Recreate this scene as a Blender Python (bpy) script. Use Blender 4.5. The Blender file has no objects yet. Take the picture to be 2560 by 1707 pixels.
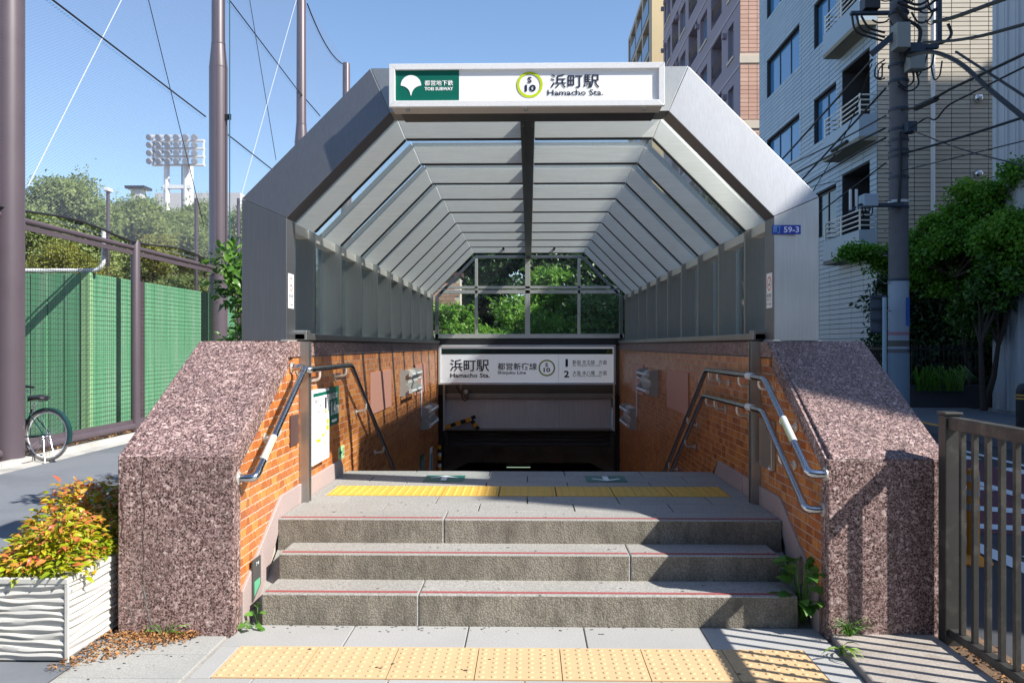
import bpy, bmesh, math, random
import numpy as np
from mathutils import Vector, Matrix

R = math.radians
SC = bpy.context.scene
COL = SC.collection
random.seed(7)
RNG = np.random.default_rng(11)

# ------------------------------------------------------------------ camera, sky, sun, exposure
FPX, CX, HY, VX, HC = 2090.0, 1280.0, 863.0, 1322.0, 1.5
YAW = math.atan((VX - CX) / FPX)
cam_d = bpy.data.cameras.new("camera")
cam = bpy.data.objects.new("camera", cam_d)
COL.objects.link(cam)
cam.location = (0, 0, HC)
cam.rotation_euler = (R(90), 0, YAW)
cam_d.sensor_width = 36
cam_d.lens = FPX / 2560 * 36
cam_d.shift_y = (HY - 853.5) / 2560
cam_d.clip_start = 0.05
cam_d.clip_end = 2000
SC.camera = cam

SUN = Vector((1.0, -0.45, 0.98)).normalized()
world = bpy.data.worlds.new("World")
SC.world = world
world.use_nodes = True
wn = world.node_tree
bgn = wn.nodes["Background"]
sky = wn.nodes.new("ShaderNodeTexSky")
sky.sky_type = 'NISHITA'
sky.sun_disc = False
sky.sun_elevation = math.asin(SUN.z)
sky.sun_rotation = math.atan2(SUN.x, SUN.y)
sky.altitude = 0
sky.air_density = 1.0
sky.dust_density = 0.35
sky.ozone_density = 3.5
wn.links.new(sky.outputs[0], bgn.inputs[0])
bgn.inputs[1].default_value = 0.115
sun_d = bpy.data.lights.new("sun", 'SUN')
sun_d.energy = 5.0
sun_d.angle = R(0.53)
sun_d.color = (1.0, 0.95, 0.87)
sun = bpy.data.objects.new("sun", sun_d)
COL.objects.link(sun)
sun.rotation_euler = (-SUN).to_track_quat('-Z', 'Y').to_euler()
SC.view_settings.view_transform = 'Standard'
SC.view_settings.look = 'None'
SC.view_settings.gamma = 1
SC.view_settings.use_curve_mapping = False
SC.view_settings.exposure = 0.85
SC.render.engine = 'CYCLES'
SC.cycles.use_denoising = True
SC.cycles.max_bounces = 8
SC.cycles.transparent_max_bounces = 24

# ------------------------------------------------------------------ authoring helpers
_c, _s = math.cos(YAW), math.sin(YAW)
def _ray(px, py):
    r = (px - CX) / FPX
    return (r * _c - _s, r * _s + _c, -(py - HY) / FPX)
def W(px, py, Y):                     # where a photo pixel meets the plane at distance Y
    d = _ray(px, py); t = Y / d[1]
    return Vector((d[0] * t, Y, HC + d[2] * t))
def WX(px, py, X):                    # ... the plane at sideways distance X
    d = _ray(px, py); t = X / d[0]
    return Vector((X, d[1] * t, HC + d[2] * t))
def WZ(px, py, z=0.0):                # ... a level at height z
    d = _ray(px, py); t = (z - HC) / d[2]
    return Vector((d[0] * t, d[1] * t, z))

ORG = {}
def org(p):
    return ORG.get(p.name, Vector((0, 0, 0))) if p else Vector((0, 0, 0))

def tag(o, label=None, cat=None, group=None, kind=None):
    if label: o["label"] = label
    if cat: o["category"] = cat
    if group: o["group"] = group
    if kind: o["kind"] = kind
    return o

def thing(name, label, cat, loc=(0, 0, 0), group=None):
    o = bpy.data.objects.new(name, None)
    COL.objects.link(o)
    o.location = loc
    o.empty_display_size = 0.1
    ORG[o.name] = Vector(loc)
    return tag(o, label, cat, group)

class MB:
    def __init__(s):
        s.v = []; s.f = []; s.m = []
    def add(s, vs, fs, m=0):
        b = len(s.v)
        s.v.extend([tuple(v) for v in vs])
        s.f.extend([tuple(i + b for i in f) for f in fs])
        s.m.extend([m] * len(fs))
        return s
    def box(s, x0, x1, y0, y1, z0, z1, m=0):
        v = [(x, y, z) for z in (z0, z1) for y in (y0, y1) for x in (x0, x1)]
        return s.add(v, [(0, 2, 3, 1), (4, 5, 7, 6), (0, 1, 5, 4), (2, 6, 7, 3), (0, 4, 6, 2), (1, 3, 7, 5)], m)
    def obox(s, c, u, v, w, m=0):      # centre and three half-axis vectors
        c, u, v, w = Vector(c), Vector(u), Vector(v), Vector(w)
        vs = [c + u * a + v * b + w * d for d in (-1, 1) for b in (-1, 1) for a in (-1, 1)]
        fs = [(0, 2, 3, 1), (4, 5, 7, 6), (0, 1, 5, 4), (2, 6, 7, 3), (0, 4, 6, 2), (1, 3, 7, 5)]
        if u.cross(v).dot(w) < 0: fs = [f[::-1] for f in fs]
        return s.add(vs, fs, m)
    def beam(s, a, b, w, h, up=(0, 0, 1), m=0):
        a, b = Vector(a), Vector(b); d = b - a; L = d.length; d.normalize()
        up = Vector(up)
        if abs(d.dot(up)) > .99: up = Vector((0, 1, 0))
        sd = d.cross(up).normalized(); u2 = sd.cross(d)
        return s.obox((a + b) / 2, d * L / 2, sd * w / 2, u2 * h / 2, m)
    def prism(s, poly, axis, a, b, m=0):
        n = len(poly)
        def P(p, t):
            return (t, p[0], p[1]) if axis == 'x' else ((p[0], t, p[1]) if axis == 'y' else (p[0], p[1], t))
        ar = sum(poly[i][0] * poly[(i + 1) % n][1] - poly[(i + 1) % n][0] * poly[i][1] for i in range(n))
        if (ar < 0) != (axis == 'y'): poly = poly[::-1]
        vs = [P(p, a) for p in poly] + [P(p, b) for p in poly]
        fs = [tuple(range(n))[::-1], tuple(range(n, 2 * n))]
        fs += [(i, (i + 1) % n, n + (i + 1) % n, n + i) for i in range(n)]
        if b < a: fs = [f[::-1] for f in fs]
        return s.add(vs, fs, m)
    def tube(s, pts, r, n=10, cap=True, closed=False, m=0):
        pts = [Vector(p) for p in pts]; k = len(pts)
        rs = r if isinstance(r, (list, tuple)) else [r] * k
        vs, fs = [], []
        prev = None
        for i, p in enumerate(pts):
            if closed: t = (pts[(i + 1) % k] - pts[i - 1])
            elif i == 0: t = pts[1] - p
            elif i == k - 1: t = p - pts[i - 1]
            else: t = (pts[i + 1] - p).normalized() + (p - pts[i - 1]).normalized()
            t.normalize()
            if prev is None:
                up = Vector((0, 0, 1)) if abs(t.z) < .9 else Vector((1, 0, 0))
                a = t.cross(up).normalized()
            else:
                a = prev - t * prev.dot(t)
                a = a.normalized() if a.length > 1e-6 else t.orthogonal().normalized()
            prev = a
            b = t.cross(a)
            for j in range(n):
                q = 2 * math.pi * j / n
                vs.append(p + (a * math.cos(q) + b * math.sin(q)) * rs[i])
        for i in range(k if closed else k - 1):
            i2 = (i + 1) % k
            for j in range(n):
                j2 = (j + 1) % n
                fs.append((i * n + j, i * n + j2, i2 * n + j2, i2 * n + j))
        if cap and not closed:
            fs.append(tuple(range(n))[::-1]); fs.append(tuple(range((k - 1) * n, k * n)))
        return s.add(vs, fs, m)
    def lathe(s, prof, c=(0, 0, 0), n=20, m=0):
        vs, fs = [], []
        for r, z in prof:
            for j in range(n):
                q = 2 * math.pi * j / n
                vs.append((c[0] + r * math.cos(q), c[1] + r * math.sin(q), c[2] + z))
        for i in range(len(prof) - 1):
            for j in range(n):
                j2 = (j + 1) % n
                fs.append((i * n + j, i * n + j2, (i + 1) * n + j2, (i + 1) * n + j))
        fs.append(tuple(range(n))[::-1]); fs.append(tuple(range((len(prof) - 1) * n, len(prof) * n)))
        return s.add(vs, fs, m)
    def ball(s, c, r, n=10, k=6, m=0):
        r3 = r if isinstance(r, (tuple, list)) else (r, r, r)
        vs, fs = [], []
        for i in range(k + 1):
            t = math.pi * i / k
            for j in range(n):
                q = 2 * math.pi * j / n
                vs.append((c[0] + r3[0] * math.sin(t) * math.cos(q), c[1] + r3[1] * math.sin(t) * math.sin(q), c[2] - r3[2] * math.cos(t)))
        for i in range(k):
            for j in range(n):
                fs.append((i * n + j, i * n + (j + 1) % n, (i + 1) * n + (j + 1) % n, (i + 1) * n + j))
        return s.add(vs, fs, m)
    def quad(s, a, b, c, d, m=0):
        return s.add([a, b, c, d], [(0, 1, 2, 3)], m)
    def mesh(s, name, mats, bevel=0, smooth=False, o=Vector((0, 0, 0)), seg=2):
        me = bpy.data.meshes.new(name)
        me.from_pydata([(v[0] - o.x, v[1] - o.y, v[2] - o.z) for v in s.v], [], s.f)
        if not isinstance(mats, (list, tuple)): mats = [mats]
        for m in mats: me.materials.append(m)
        if len(mats) > 1: me.polygons.foreach_set("material_index", s.m)
        if bevel:
            bm = bmesh.new(); bm.from_mesh(me)
            es = [e for e in bm.edges if len(e.link_faces) == 2 and e.calc_face_angle(0) > .4]
            bmesh.ops.bevel(bm, geom=es, offset=bevel, segments=seg, profile=.5, affect='EDGES', clamp_overlap=True)
            bm.to_mesh(me); bm.free()
        if smooth:
            me.polygons.foreach_set("use_smooth", [True] * len(me.polygons))
            me.set_sharp_from_angle(angle=R(38))
        me.update()
        return me
    def build(s, name, mats, parent=None, bevel=0, smooth=False, kind=None, label=None, seg=2):
        me = s.mesh(name, mats, bevel, smooth, org(parent), seg)
        return put(name, me, parent, kind=kind, label=label)

def put(name, me, parent=None, loc=None, kind=None, label=None):
    ob = bpy.data.objects.new(name, me)
    COL.objects.link(ob)
    if parent:
        ob.parent = parent
        ORG[ob.name] = org(parent)
        if loc is not None: ob.location = Vector(loc) - org(parent)
    else:
        ORG[ob.name] = Vector((0, 0, 0))
        if loc is not None: ob.location = loc
    if kind: ob["kind"] = kind
    if label: ob["label"] = label
    return ob

def struct(name, mb, mats, parent=None, bevel=0, smooth=False):
    return mb.build(name, mats, parent, bevel, smooth, kind="structure")

def text(body, box, O, U, V, m, parent, name="lettering", bold=0.0, lift=0.0015):
    """lettering fitted into box (u0,v0,u1,v1) of the plane O,U,V"""
    c = bpy.data.curves.new("lettering", 'FONT')
    c.body = body; c.size = 1; c.resolution_u = 2; c.offset = bold
    o = bpy.data.objects.new("tmp", c)
    COL.objects.link(o)
    bpy.context.view_layer.update()
    me = bpy.data.meshes.new_from_object(o.evaluated_get(bpy.context.evaluated_depsgraph_get()))
    bpy.data.objects.remove(o); bpy.data.curves.remove(c)
    n = len(me.vertices)
    a = np.empty(n * 3); me.vertices.foreach_get("co", a); a = a.reshape(-1, 3)
    mn, mx = a.min(0), a.max(0)
    u = box[0] + (a[:, 0] - mn[0]) / (mx[0] - mn[0]) * (box[2] - box[0])
    v = box[1] + (a[:, 1] - mn[1]) / (mx[1] - mn[1]) * (box[3] - box[1])
    U, V, O = Vector(U), Vector(V), Vector(O)
    Nn = U.cross(V).normalized() * lift
    b = np.outer(u, U) + np.outer(v, V) + np.array(O + Nn - org(parent))
    me.vertices.foreach_set("co", b.ravel())
    me.materials.clear(); me.materials.append(m)
    me.update()
    return put(name, me, parent)

# ------------------------------------------------------------------ materials
class G:
    def __init__(s, name):
        s.m = bpy.data.materials.new(name)
        s.m.use_nodes = True
        s.t = s.m.node_tree
        s.p = s.t.nodes["Principled BSDF"]
        s.out = s.t.nodes["Material Output"]
    def n(s, typ, props=None, **kw):
        nd = s.t.nodes.new("ShaderNode" + typ)
        for k, v in (props or {}).items(): setattr(nd, k, v)
        for k, v in kw.items():
            s.set(nd, k.replace("_", " "), v)
        return nd
    def set(s, nd, key, v):
        k = int(key[1:]) if key[0] == "i" and key[1:].isdigit() else key
        sock = nd.inputs[k]
        if isinstance(v, bpy.types.NodeSocket): s.t.links.new(v, sock)
        elif isinstance(v, bpy.types.Node): s.t.links.new(v.outputs[0], sock)
        else:
            if sock.type == 'RGBA' and len(v) == 3: v = (*v, 1)
            sock.default_value = v
    def pos(s, scale=None, rot=None):
        g = s.n("NewGeometry").outputs["Position"]
        if scale is None: return g
        return s.n("Mapping", None, Vector=g, Scale=scale, Rotation=rot or (0, 0, 0)).outputs[0]
    def noise(s, sc, det=4, rough=.6, vec=None, w=None):
        return s.n("TexNoise", None, Vector=vec if vec is not None else s.pos(), Scale=sc, Detail=det, Roughness=rough).outputs[0]
    def ramp(s, fac, stops):
        r = s.n("ValToRGB", None, Fac=fac)
        cr = r.color_ramp
        while len(cr.elements) < len(stops): cr.elements.new(.5)
        for e, (p, c) in zip(cr.elements, stops):
            e.position = p
            e.color = (c, c, c, 1) if isinstance(c, (int, float)) else (*c, 1)
        return r.outputs[0]
    def mix(s, fac, a, b, mode='MIX'):
        nd = s.n("Mix", {"data_type": 'RGBA', "blend_type": mode})
        s.set(nd, "i0", fac); s.set(nd, "i6", a); s.set(nd, "i7", b)
        return nd.outputs[2]
    def math(s, op, a, b=0.0, c=0.0):
        nd = s.n("Math", {"operation": op}); s.set(nd, "i0", a); s.set(nd, "i1", b); s.set(nd, "i2", c)
        return nd.outputs[0]
    def bump(s, h, st=.3, dist=.01):
        nd = s.n("Bump", None, Height=h, Strength=st, Distance=dist)
        s.set(s.p, "Normal", nd.outputs[0])
    def P(s, **kw):
        for k, v in kw.items(): s.set(s.p, k.replace("_", " "), v)
        return s

def plain(name, col, rough=.6, metal=0.0, var=.12, sc=3.0, grain=0.0, gsc=120, bump=0.0, bsc=60, dirt=None, dsc=1.5, dlo=.5, dhi=.75):
    g = G(name)
    c = g.mix(g.noise(sc, 5), tuple(x * (1 - var) for x in col), tuple(min(1, x * (1 + var)) for x in col))
    if grain:
        c = g.mix(g.ramp(g.noise(gsc, 3), [(.3, 0), (.7, 1)]), g.mix(1.0, c, (1 - grain,) * 3, 'MULTIPLY'), c)
    if dirt is not None:
        c = g.mix(g.ramp(g.noise(dsc, 8, .65), [(dlo, 0), (dhi, 1)]), c, dirt)
    g.P(Base_Color=c, Roughness=rough, Metallic=metal)
    if bump: g.bump(g.noise(bsc, 4), bump)
    return g.m

def mk_granite(name, tone):
    g = G(name)
    v = g.pos()
    vo = g.n("TexVoronoi", None, Vector=v, Scale=68.0)
    cell = g.n("SeparateColor", None, Color=vo.outputs["Color"]).outputs[0]
    ed = g.n("TexVoronoi", {"feature": 'DISTANCE_TO_EDGE'}, Vector=v, Scale=68.0).outputs[0]
    fine = g.n("SeparateColor", None, Color=g.n("TexVoronoi", None, Vector=v, Scale=150.0).outputs["Color"]).outputs[1]
    chip = g.ramp(cell, [(0, (.028, .013, .012)), (.4, (.07, .032, .03)), (.68, (.15, .085, .078)), (.88, (.33, .24, .225)), (1, (.62, .55, .52))])
    c = g.mix(g.ramp(ed, [(.02, .75), (.14, 0)]), chip, (.31, .225, .21))
    c = g.mix(g.ramp(fine, [(.6, 0), (.95, .8)]), c, (.5, .4, .38))
    c = g.mix(g.ramp(fine, [(.08, .8), (.32, 0)]), c, (.03, .018, .017))
    c = g.mix(g.ramp(g.noise(1.3, 7, .65), [(.42, 0), (.75, .5)]), c, (.085, .06, .055))
    c = g.mix(g.ramp(g.noise(1.0, 6, .65, vec=g.pos((9, 9, .8))), [(.5, 0), (.75, .45)]), c, (.06, .045, .042))
    c = g.mix(1.0, c, tone, 'MULTIPLY')
    g.P(Base_Color=c, Roughness=g.ramp(cell, [(0, .35), (1, .75)]))
    g.bump(g.math('ADD', ed, fine), .35, .004)
    return g.m

def mk_stone(name, base, dark, grain=.35, gsc=170):
    g = G(name)
    sp = g.noise(gsc, 2)
    c = g.mix(g.ramp(sp, [(.36, 0), (.62, 1)]), tuple(x * (1 - grain) for x in base), base)
    c = g.mix(g.ramp(g.noise(1.7, 6), [(.42, 0), (.75, .55)]), c, dark)
    rnd = g.n("ObjectInfo").outputs["Random"]
    c = g.mix(g.math('MULTIPLY', rnd, .16), c, (.12, .12, .12))
    spots = g.n("TexVoronoi", None, Vector=g.pos(), Scale=7.0).outputs[0]
    c = g.mix(g.ramp(spots, [(.055, .8), (.075, 0)]), c, (.03, .03, .03))
    g.P(Base_Color=c, Roughness=.75)
    g.bump(sp, .25, .004)
    return g.m

def mk_riser():
    g = G("weathered_riser")
    sp = g.n("TexVoronoi", None, Vector=g.pos(), Scale=110.0).outputs[0]
    c = g.mix(g.ramp(sp, [(.15, 0), (.6, 1)]), (.37, .335, .275), (.2, .18, .145))
    st = g.noise(1.0, 8, .68, vec=g.pos((4, 4, 1.8)))
    st2 = g.noise(1.0, 8, .72, vec=g.pos((20, 20, 9)))
    c = g.mix(g.ramp(st, [(.42, 0), (.66, .78)]), c, (.09, .078, .06))
    c = g.mix(g.ramp(st2, [(.5, 0), (.68, .6)]), c, (.075, .065, .052))
    g.P(Base_Color=c, Roughness=.85)
    g.bump(g.math('ADD', sp, st2), .45, .005)
    return g.m

def mk_steel(name, base=(.56, .57, .58), rough=.36, streak=(140, 140, 3), metal=1.0, spread=.16):
    g = G(name)
    n1 = g.noise(1.0, 3, .6, vec=g.pos(streak))
    n2 = g.noise(1.6, 5, .6)
    c = g.mix(g.ramp(n1, [(.3, 0), (.7, 1)]), tuple(x * .86 for x in base), base)
    c = g.mix(g.ramp(n2, [(.4, 0), (.8, .45)]), c, tuple(x * .62 for x in base))
    rg = g.math('MULTIPLY_ADD', n2, spread, rough - spread / 2)
    g.P(Base_Color=c, Metallic=metal, Roughness=rg)
    g.bump(n1, .06, .002)
    return g.m

def mk_brick(name):
    g = G(name)
    isl = g.n("NewGeometry").outputs["Random Per Island"]
    r = g.math('FRACT', g.math('ADD', g.math('MULTIPLY', isl, 3.7), g.n("ObjectInfo").outputs["Random"]))
    c = g.ramp(r, [(0, (.34, .1, .032)), (.25, (.46, .15, .042)), (.55, (.56, .2, .052)), (.8, (.66, .28, .075)), (1, (.52, .16, .045))])
    c = g.mix(g.ramp(g.noise(60, 4), [(.4, 0), (.8, .35)]), c, (.28, .07, .02))
    c = g.mix(g.ramp(g.noise(1.3, 6), [(.52, 0), (.8, .45)]), c, (.14, .06, .03))
    g.P(Base_Color=c, Roughness=.33)
    g.bump(g.noise(140, 3), .12, .003)
    return g.m

def mk_glass(name, tint=(.93, .96, .95), refl=.8, rough=.02, haze=.03):
    g = G(name)
    t = g.n("BsdfTransparent", None, Color=tint)
    gl = g.n("BsdfGlossy", None, Color=(.9, .95, 1), Roughness=rough)
    fr = g.n("Fresnel", None, IOR=1.5).outputs[0]
    f = g.math('MULTIPLY', fr, refl)
    d = g.n("BsdfDiffuse", None, Color=(.5, .53, .5))
    mx0 = g.n("MixShader", None, Fac=haze, i1=t, i2=d)
    mx = g.n("MixShader", None, Fac=f, i1=mx0, i2=gl)
    g.t.links.new(mx.outputs[0], g.out.inputs[0])
    return g.m

def mk_leaf(name, cols, trans=.35, rough=.5, nsc=2.0):
    g = G(name)
    isl = g.n("NewGeometry").outputs["Random Per Island"]
    r = g.math('FRACT', g.math('ADD', isl, g.n("ObjectInfo").outputs["Random"]))
    k = g.math('MULTIPLY_ADD', g.noise(nsc, 2), .9, g.math('MULTIPLY_ADD', r, .55, -.25))
    n = len(cols)
    c = g.ramp(k, [(.15 + .7 * i / (n - 1), cols[i]) for i in range(n)])
    g.P(Base_Color=c, Roughness=rough)
    tr = g.n("BsdfTranslucent", None, Color=c)
    mx = g.n("MixShader", None, Fac=trans, i1=g.p, i2=tr)
    g.t.links.new(mx.outputs[0], g.out.inputs[0])
    return g.m

def mk_net(name, period, thick, col):
    g = G(name)
    p = g.pos()
    sx = g.n("SeparateXYZ", None, Vector=p)
    def lines(s1):
        a = g.math('ADD', sx.outputs[1], g.math('MULTIPLY', sx.outputs[2], s1))
        fr = g.math('FRACT', g.math('DIVIDE', a, period))
        return g.math('LESS_THAN', fr, thick)
    al = g.math('MAXIMUM', lines(1.7), lines(-1.7))
    t = g.n("BsdfTransparent")
    g.P(Base_Color=col, Roughness=.8)
    mx = g.n("MixShader", None, Fac=al, i1=t, i2=g.p)
    g.t.links.new(mx.outputs[0], g.out.inputs[0])
    return g.m

def mk_emit(name, col, st):
    g = G(name)
    g.P(Base_Color=col, Emission_Color=col, Emission_Strength=st)
    return g.m

GRAN = mk_granite("red_granite", (1.02, .93, .92))
GRANC = mk_granite("coping_granite", (1.1, 1.0, .98))
SKIRT = mk_stone("pink_skirting_stone", (.46, .36, .34), (.3, .24, .22))
PAVE = mk_stone("pale_paving_stone", (.43, .43, .42), (.3, .3, .29), .28)
PAVE2 = mk_stone("grey_paving_stone", (.42, .42, .4), (.26, .27, .26), .35)
TREAD = mk_stone("tread_granite", (.4, .39, .365), (.25, .245, .22), .45, 110)
RISER = mk_riser()
CONC = plain("concrete", (.36, .345, .32), .85, var=.2, sc=4, grain=.3, bump=.3, dirt=(.16, .14, .12), dsc=2.5)
CONCL = plain("pale_concrete", (.5, .49, .46), .85, var=.12, sc=4, grain=.2, dirt=(.25, .24, .22), dsc=2)
GROUT = plain("mortar", (.6, .54, .47), .9, var=.2, grain=.3)
GROUTD = plain("dark_joint", (.1, .1, .095), .9, var=.3)
BRICK = mk_brick("orange_glazed_tile")
STEEL = mk_steel("brushed_steel", (.33, .34, .36), .49, spread=.16)
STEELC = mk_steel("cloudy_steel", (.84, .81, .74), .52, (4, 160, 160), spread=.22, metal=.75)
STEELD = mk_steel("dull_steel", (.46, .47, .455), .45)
STEELP = mk_steel("polished_rail", (.55, .57, .6), .2, (60, 60, 60))
ALU = mk_steel("sign_frame_aluminium", (.85, .86, .87), .4, (80, 80, 80), metal=.15)
FASC = mk_steel("satin_fascia_steel", (.72, .75, .78), .5, (60, 60, 2), metal=.35)
DARK = plain("black_gasket", (.012, .012, .013), .5)
BLACKM = plain("black_metal", (.018, .018, .02), .45, var=.3, sc=20)
DARKST = mk_steel("dark_beam_steel", (.2, .2, .19), .4)
GLASS = mk_glass("window_glass")
GLASSR = mk_glass("roof_glass", (.93, .97, .98), .4, haze=.015)
WHITEP = plain("white_sign_panel", (.86, .87, .88), .35, var=.02)
GREYP = mk_emit("added_glow_grey_panel", (.8, .84, .88), .12)  # small emission added to brighten the hanging sign's grey panels
GREEN = plain("teal_green_print", (.0, .12, .085), .4, var=.05)
DKGRN = plain("dark_green_print", (.008, .03, .028), .4)
LIME = plain("lime_print", (.5, .62, .0), .4, var=.03)
OLIVE = plain("olive_print", (.36, .38, .01), .4, var=.03)
NAVY = plain("navy_print", (.012, .018, .045), .4)
WPRINT = plain("white_print", (.85, .86, .86), .4, var=.02)
TACT = plain("tactile_yellow", (.58, .4, .215), .7, var=.1, sc=6, grain=.12, dirt=(.36, .24, .11), dsc=9, dlo=.6, dhi=.85)
TACTB = plain("bright_tactile_yellow", (.68, .41, .07), .6, var=.1, sc=6, grain=.1)
STRIP = plain("red_antislip", (.3, .075, .075), .75, var=.15, sc=10)
PINKP = plain("pink_blank_panel", (.56, .27, .2), .55, var=.06)
BROWNP = plain("brown_plate", (.09, .05, .045), .5)
WHITEPLAST = plain("white_painted_metal", (.75, .76, .76), .4, var=.08)
MAUVE = plain("mauve_pole_paint", (.085, .066, .08), .42, var=.12, sc=2, dirt=(.07, .05, .06), dsc=1.2, dlo=.55, dhi=.8)
GREENW = G("green_padding"); 
_g = GREENW
_gc = _g.mix(_g.ramp(_g.noise(1.0, 6, .65, vec=_g.pos((6, 6, .5))), [(.42, 0), (.7, .6)]), (.1, .31, .16), (.25, .38, .28))
_gc = _g.mix(_g.ramp(_g.noise(3.5, 7), [(.6, 0), (.8, .5)]), _gc, (.06, .2, .1))
_g.P(Base_Color=_gc, Roughness=.6); GREENW = _g.m
ASPH = plain("blue_grey_asphalt", (.19, .205, .23), .85, var=.1, sc=1.5, grain=.3, gsc=220, bump=.2, bsc=220, dirt=(.1, .11, .125), dsc=.7)
ROAD = plain("road_asphalt", (.05, .055, .065), .85, var=.15, sc=2, grain=.35, gsc=200, bump=.3, bsc=200)
ROADR = plain("maroon_road_paint", (.13, .035, .055), .8, var=.15, sc=3, grain=.25)
WPAINT = plain("white_road_paint", (.72, .74, .76), .7, var=.08, dirt=(.4, .42, .44), dsc=6, dlo=.62, dhi=.85)
YPAINT = plain("orange_kerb_paint", (.65, .33, .05), .7, var=.1)
SIDEW = plain("far_pavement", (.17, .18, .2), .85, var=.12, sc=2, grain=.25)
EARTH = plain("dry_soil", (.16, .1, .06), .95, var=.35, sc=9, grain=.4, bump=.6, bsc=50)
BARK = plain("bark", (.07, .052, .04), .9, var=.3, sc=8, bump=.6, bsc=30)
RAILB = plain("bronze_fence_steel", (.052, .05, .046), .42, .3, var=.2, sc=12, dirt=(.13, .12, .1), dsc=9, dlo=.5, dhi=.75)
PWHITE = plain("white_planter_resin", (.52, .51, .48), .65, var=.04, dirt=(.4, .37, .32), dsc=5, dlo=.58, dhi=.9)
WIRE = plain("wire_mesh_paint", (.035, .03, .032), .55)
LF_NAND = mk_leaf("nandina_leaf", [(.2, .29, .012), (.33, .4, .015), (.45, .45, .02), (.5, .33, .02)], .3, .4, 5.0)
LF_HEDGE = mk_leaf("glossy_hedge_leaf", [(.04, .11, .016), (.08, .2, .025), (.17, .32, .05)], .35, .35)
LF_TREE = mk_leaf("park_tree_leaf", [(.17, .24, .07), (.28, .36, .12), (.42, .48, .2)], .45, .6, .5)  # greens paled, so distance haze and net are put into the leaf colour
LF_YELL = mk_leaf("yellowish_leaf", [(.16, .2, .03), (.28, .3, .05), (.38, .36, .08)], .35, .6, .8)
LF_GINK = mk_leaf("ginkgo_leaf", [(.07, .22, .015), (.12, .32, .02), (.22, .44, .03)], .4, .5, 1.0)
LF_DARK = mk_leaf("dark_evergreen_leaf", [(.018, .05, .012), (.035, .09, .02), (.06, .14, .03)], .3, .4, 1.0)
LF_BRIGHT = mk_leaf("bright_shrub_leaf", [(.07, .2, .02), (.14, .32, .03), (.25, .42, .06)], .4, .5, 2.0)
LF_DRY = mk_leaf("dry_leaf", [(.22, .09, .035), (.35, .17, .06), (.45, .27, .12)], .1, .8, 9.0)

# ------------------------------------------------------------------ ground, roads, paving
mb = MB()
XS = [-400, -2.1, 2.1, 400]; YS = [-200, 4.45, 14.9, 900]
for i in range(3):
    for j in range(3):
        if i == 1 and j == 1: continue
        mb.quad((XS[i], YS[j], -.012), (XS[i + 1], YS[j], -.012), (XS[i + 1], YS[j + 1], -.012), (XS[i], YS[j + 1], -.012))
struct("ground", mb, CONC)
struct("asphalt_path", MB().quad((-6.15, -12, 0), (-2.14, -12, 0), (-2.14, 40, 0), (-6.15, 40, 0)), ASPH)
kp = struct("path_edging", MB().box(-6.42, -6.15, -12, 40, -.05, .012), CONCL)
struct("sports_field", MB().quad((-60, 2, -.004), (-6.7, 2, -.004), (-6.7, 120, -.004), (-60, 120, -.004)), EARTH)
struct("road", MB().quad((2.2, -30, -.004), (6.9, -30, -.004), (6.9, 120, -.004), (2.2, 120, -.004)), ROAD)
struct("maroon_lane", MB().add([(2.9, 6.95, 0), (5.8, 6.2, 0), (5.8, 40, 0), (2.9, 40, 0)], [(0, 1, 2, 3)]), ROADR)
RM = thing("road_markings", "white painted hatching and lane lines on the maroon and grey road", "road marking", (4, 8, 0))
RM["kind"] = "structure"
def mark(poly): MB().add([(x, y, .004) for x, y in poly], [tuple(range(len(poly)))]).build("painted_line", WPAINT, RM)
mark([(3.2, -6), (3.36, -6), (3.42, 6.9), (3.26, 6.9)])
mark([(4.82, 7.5), (4.97, 7.5), (4.97, 30), (4.82, 30)])
mark([(6.12, 2), (6.22, 2), (6.22, 60), (6.12, 60)])
for k in range(5): mark([(5.72, 8.6 + 1.25 * k), (5.95, 8.6 + 1.25 * k), (5.95, 9.1 + 1.25 * k), (5.72, 9.1 + 1.25 * k)])
for y in (5.7, 6.85):
    mark([(3.5, y + .12), (5.1, y - .35), (5.1, y - .08), (3.5, y + .32)])
for y in (7.9, 9.25, 10.6):
    mark([(3.55, y), (4.8, y - .55), (4.8, y - .25), (3.55, y + .22)])
fp = struct("far_pavement", MB().box(6.9, 9.6, -30, 120, -.05, .13), SIDEW, bevel=.01)
MB().quad((6.91, -30, .135), (7.06, -30, .135), (7.06, 120, .135), (6.91, 120, .135)).build("kerb_line", YPAINT, fp)
rs = struct("concrete_apron", MB().add([(1.4, 2.0, .03), (2.06, 2.0, .03), (2.06, 4.35, .03), (1.545, 4.35, .03), (1.4, 2.0, -.05), (2.06, 2.0, -.05), (2.06, 4.35, -.05), (1.545, 4.35, -.05)],
      [(0, 1, 2, 3), (4, 7, 6, 5), (0, 4, 5, 1), (1, 5, 6, 2), (2, 6, 7, 3), (3, 7, 4, 0)]), plain("warm_concrete", (.4, .36, .32), .85, var=.2, sc=3, grain=.3, bump=.3, dirt=(.2, .16, .13), dsc=5, dlo=.5, dhi=.8), bevel=.01)
struct("soil_strip", MB().box(2.06, 2.3, 1.0, 4.6, -.05, .012), EARTH)

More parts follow.
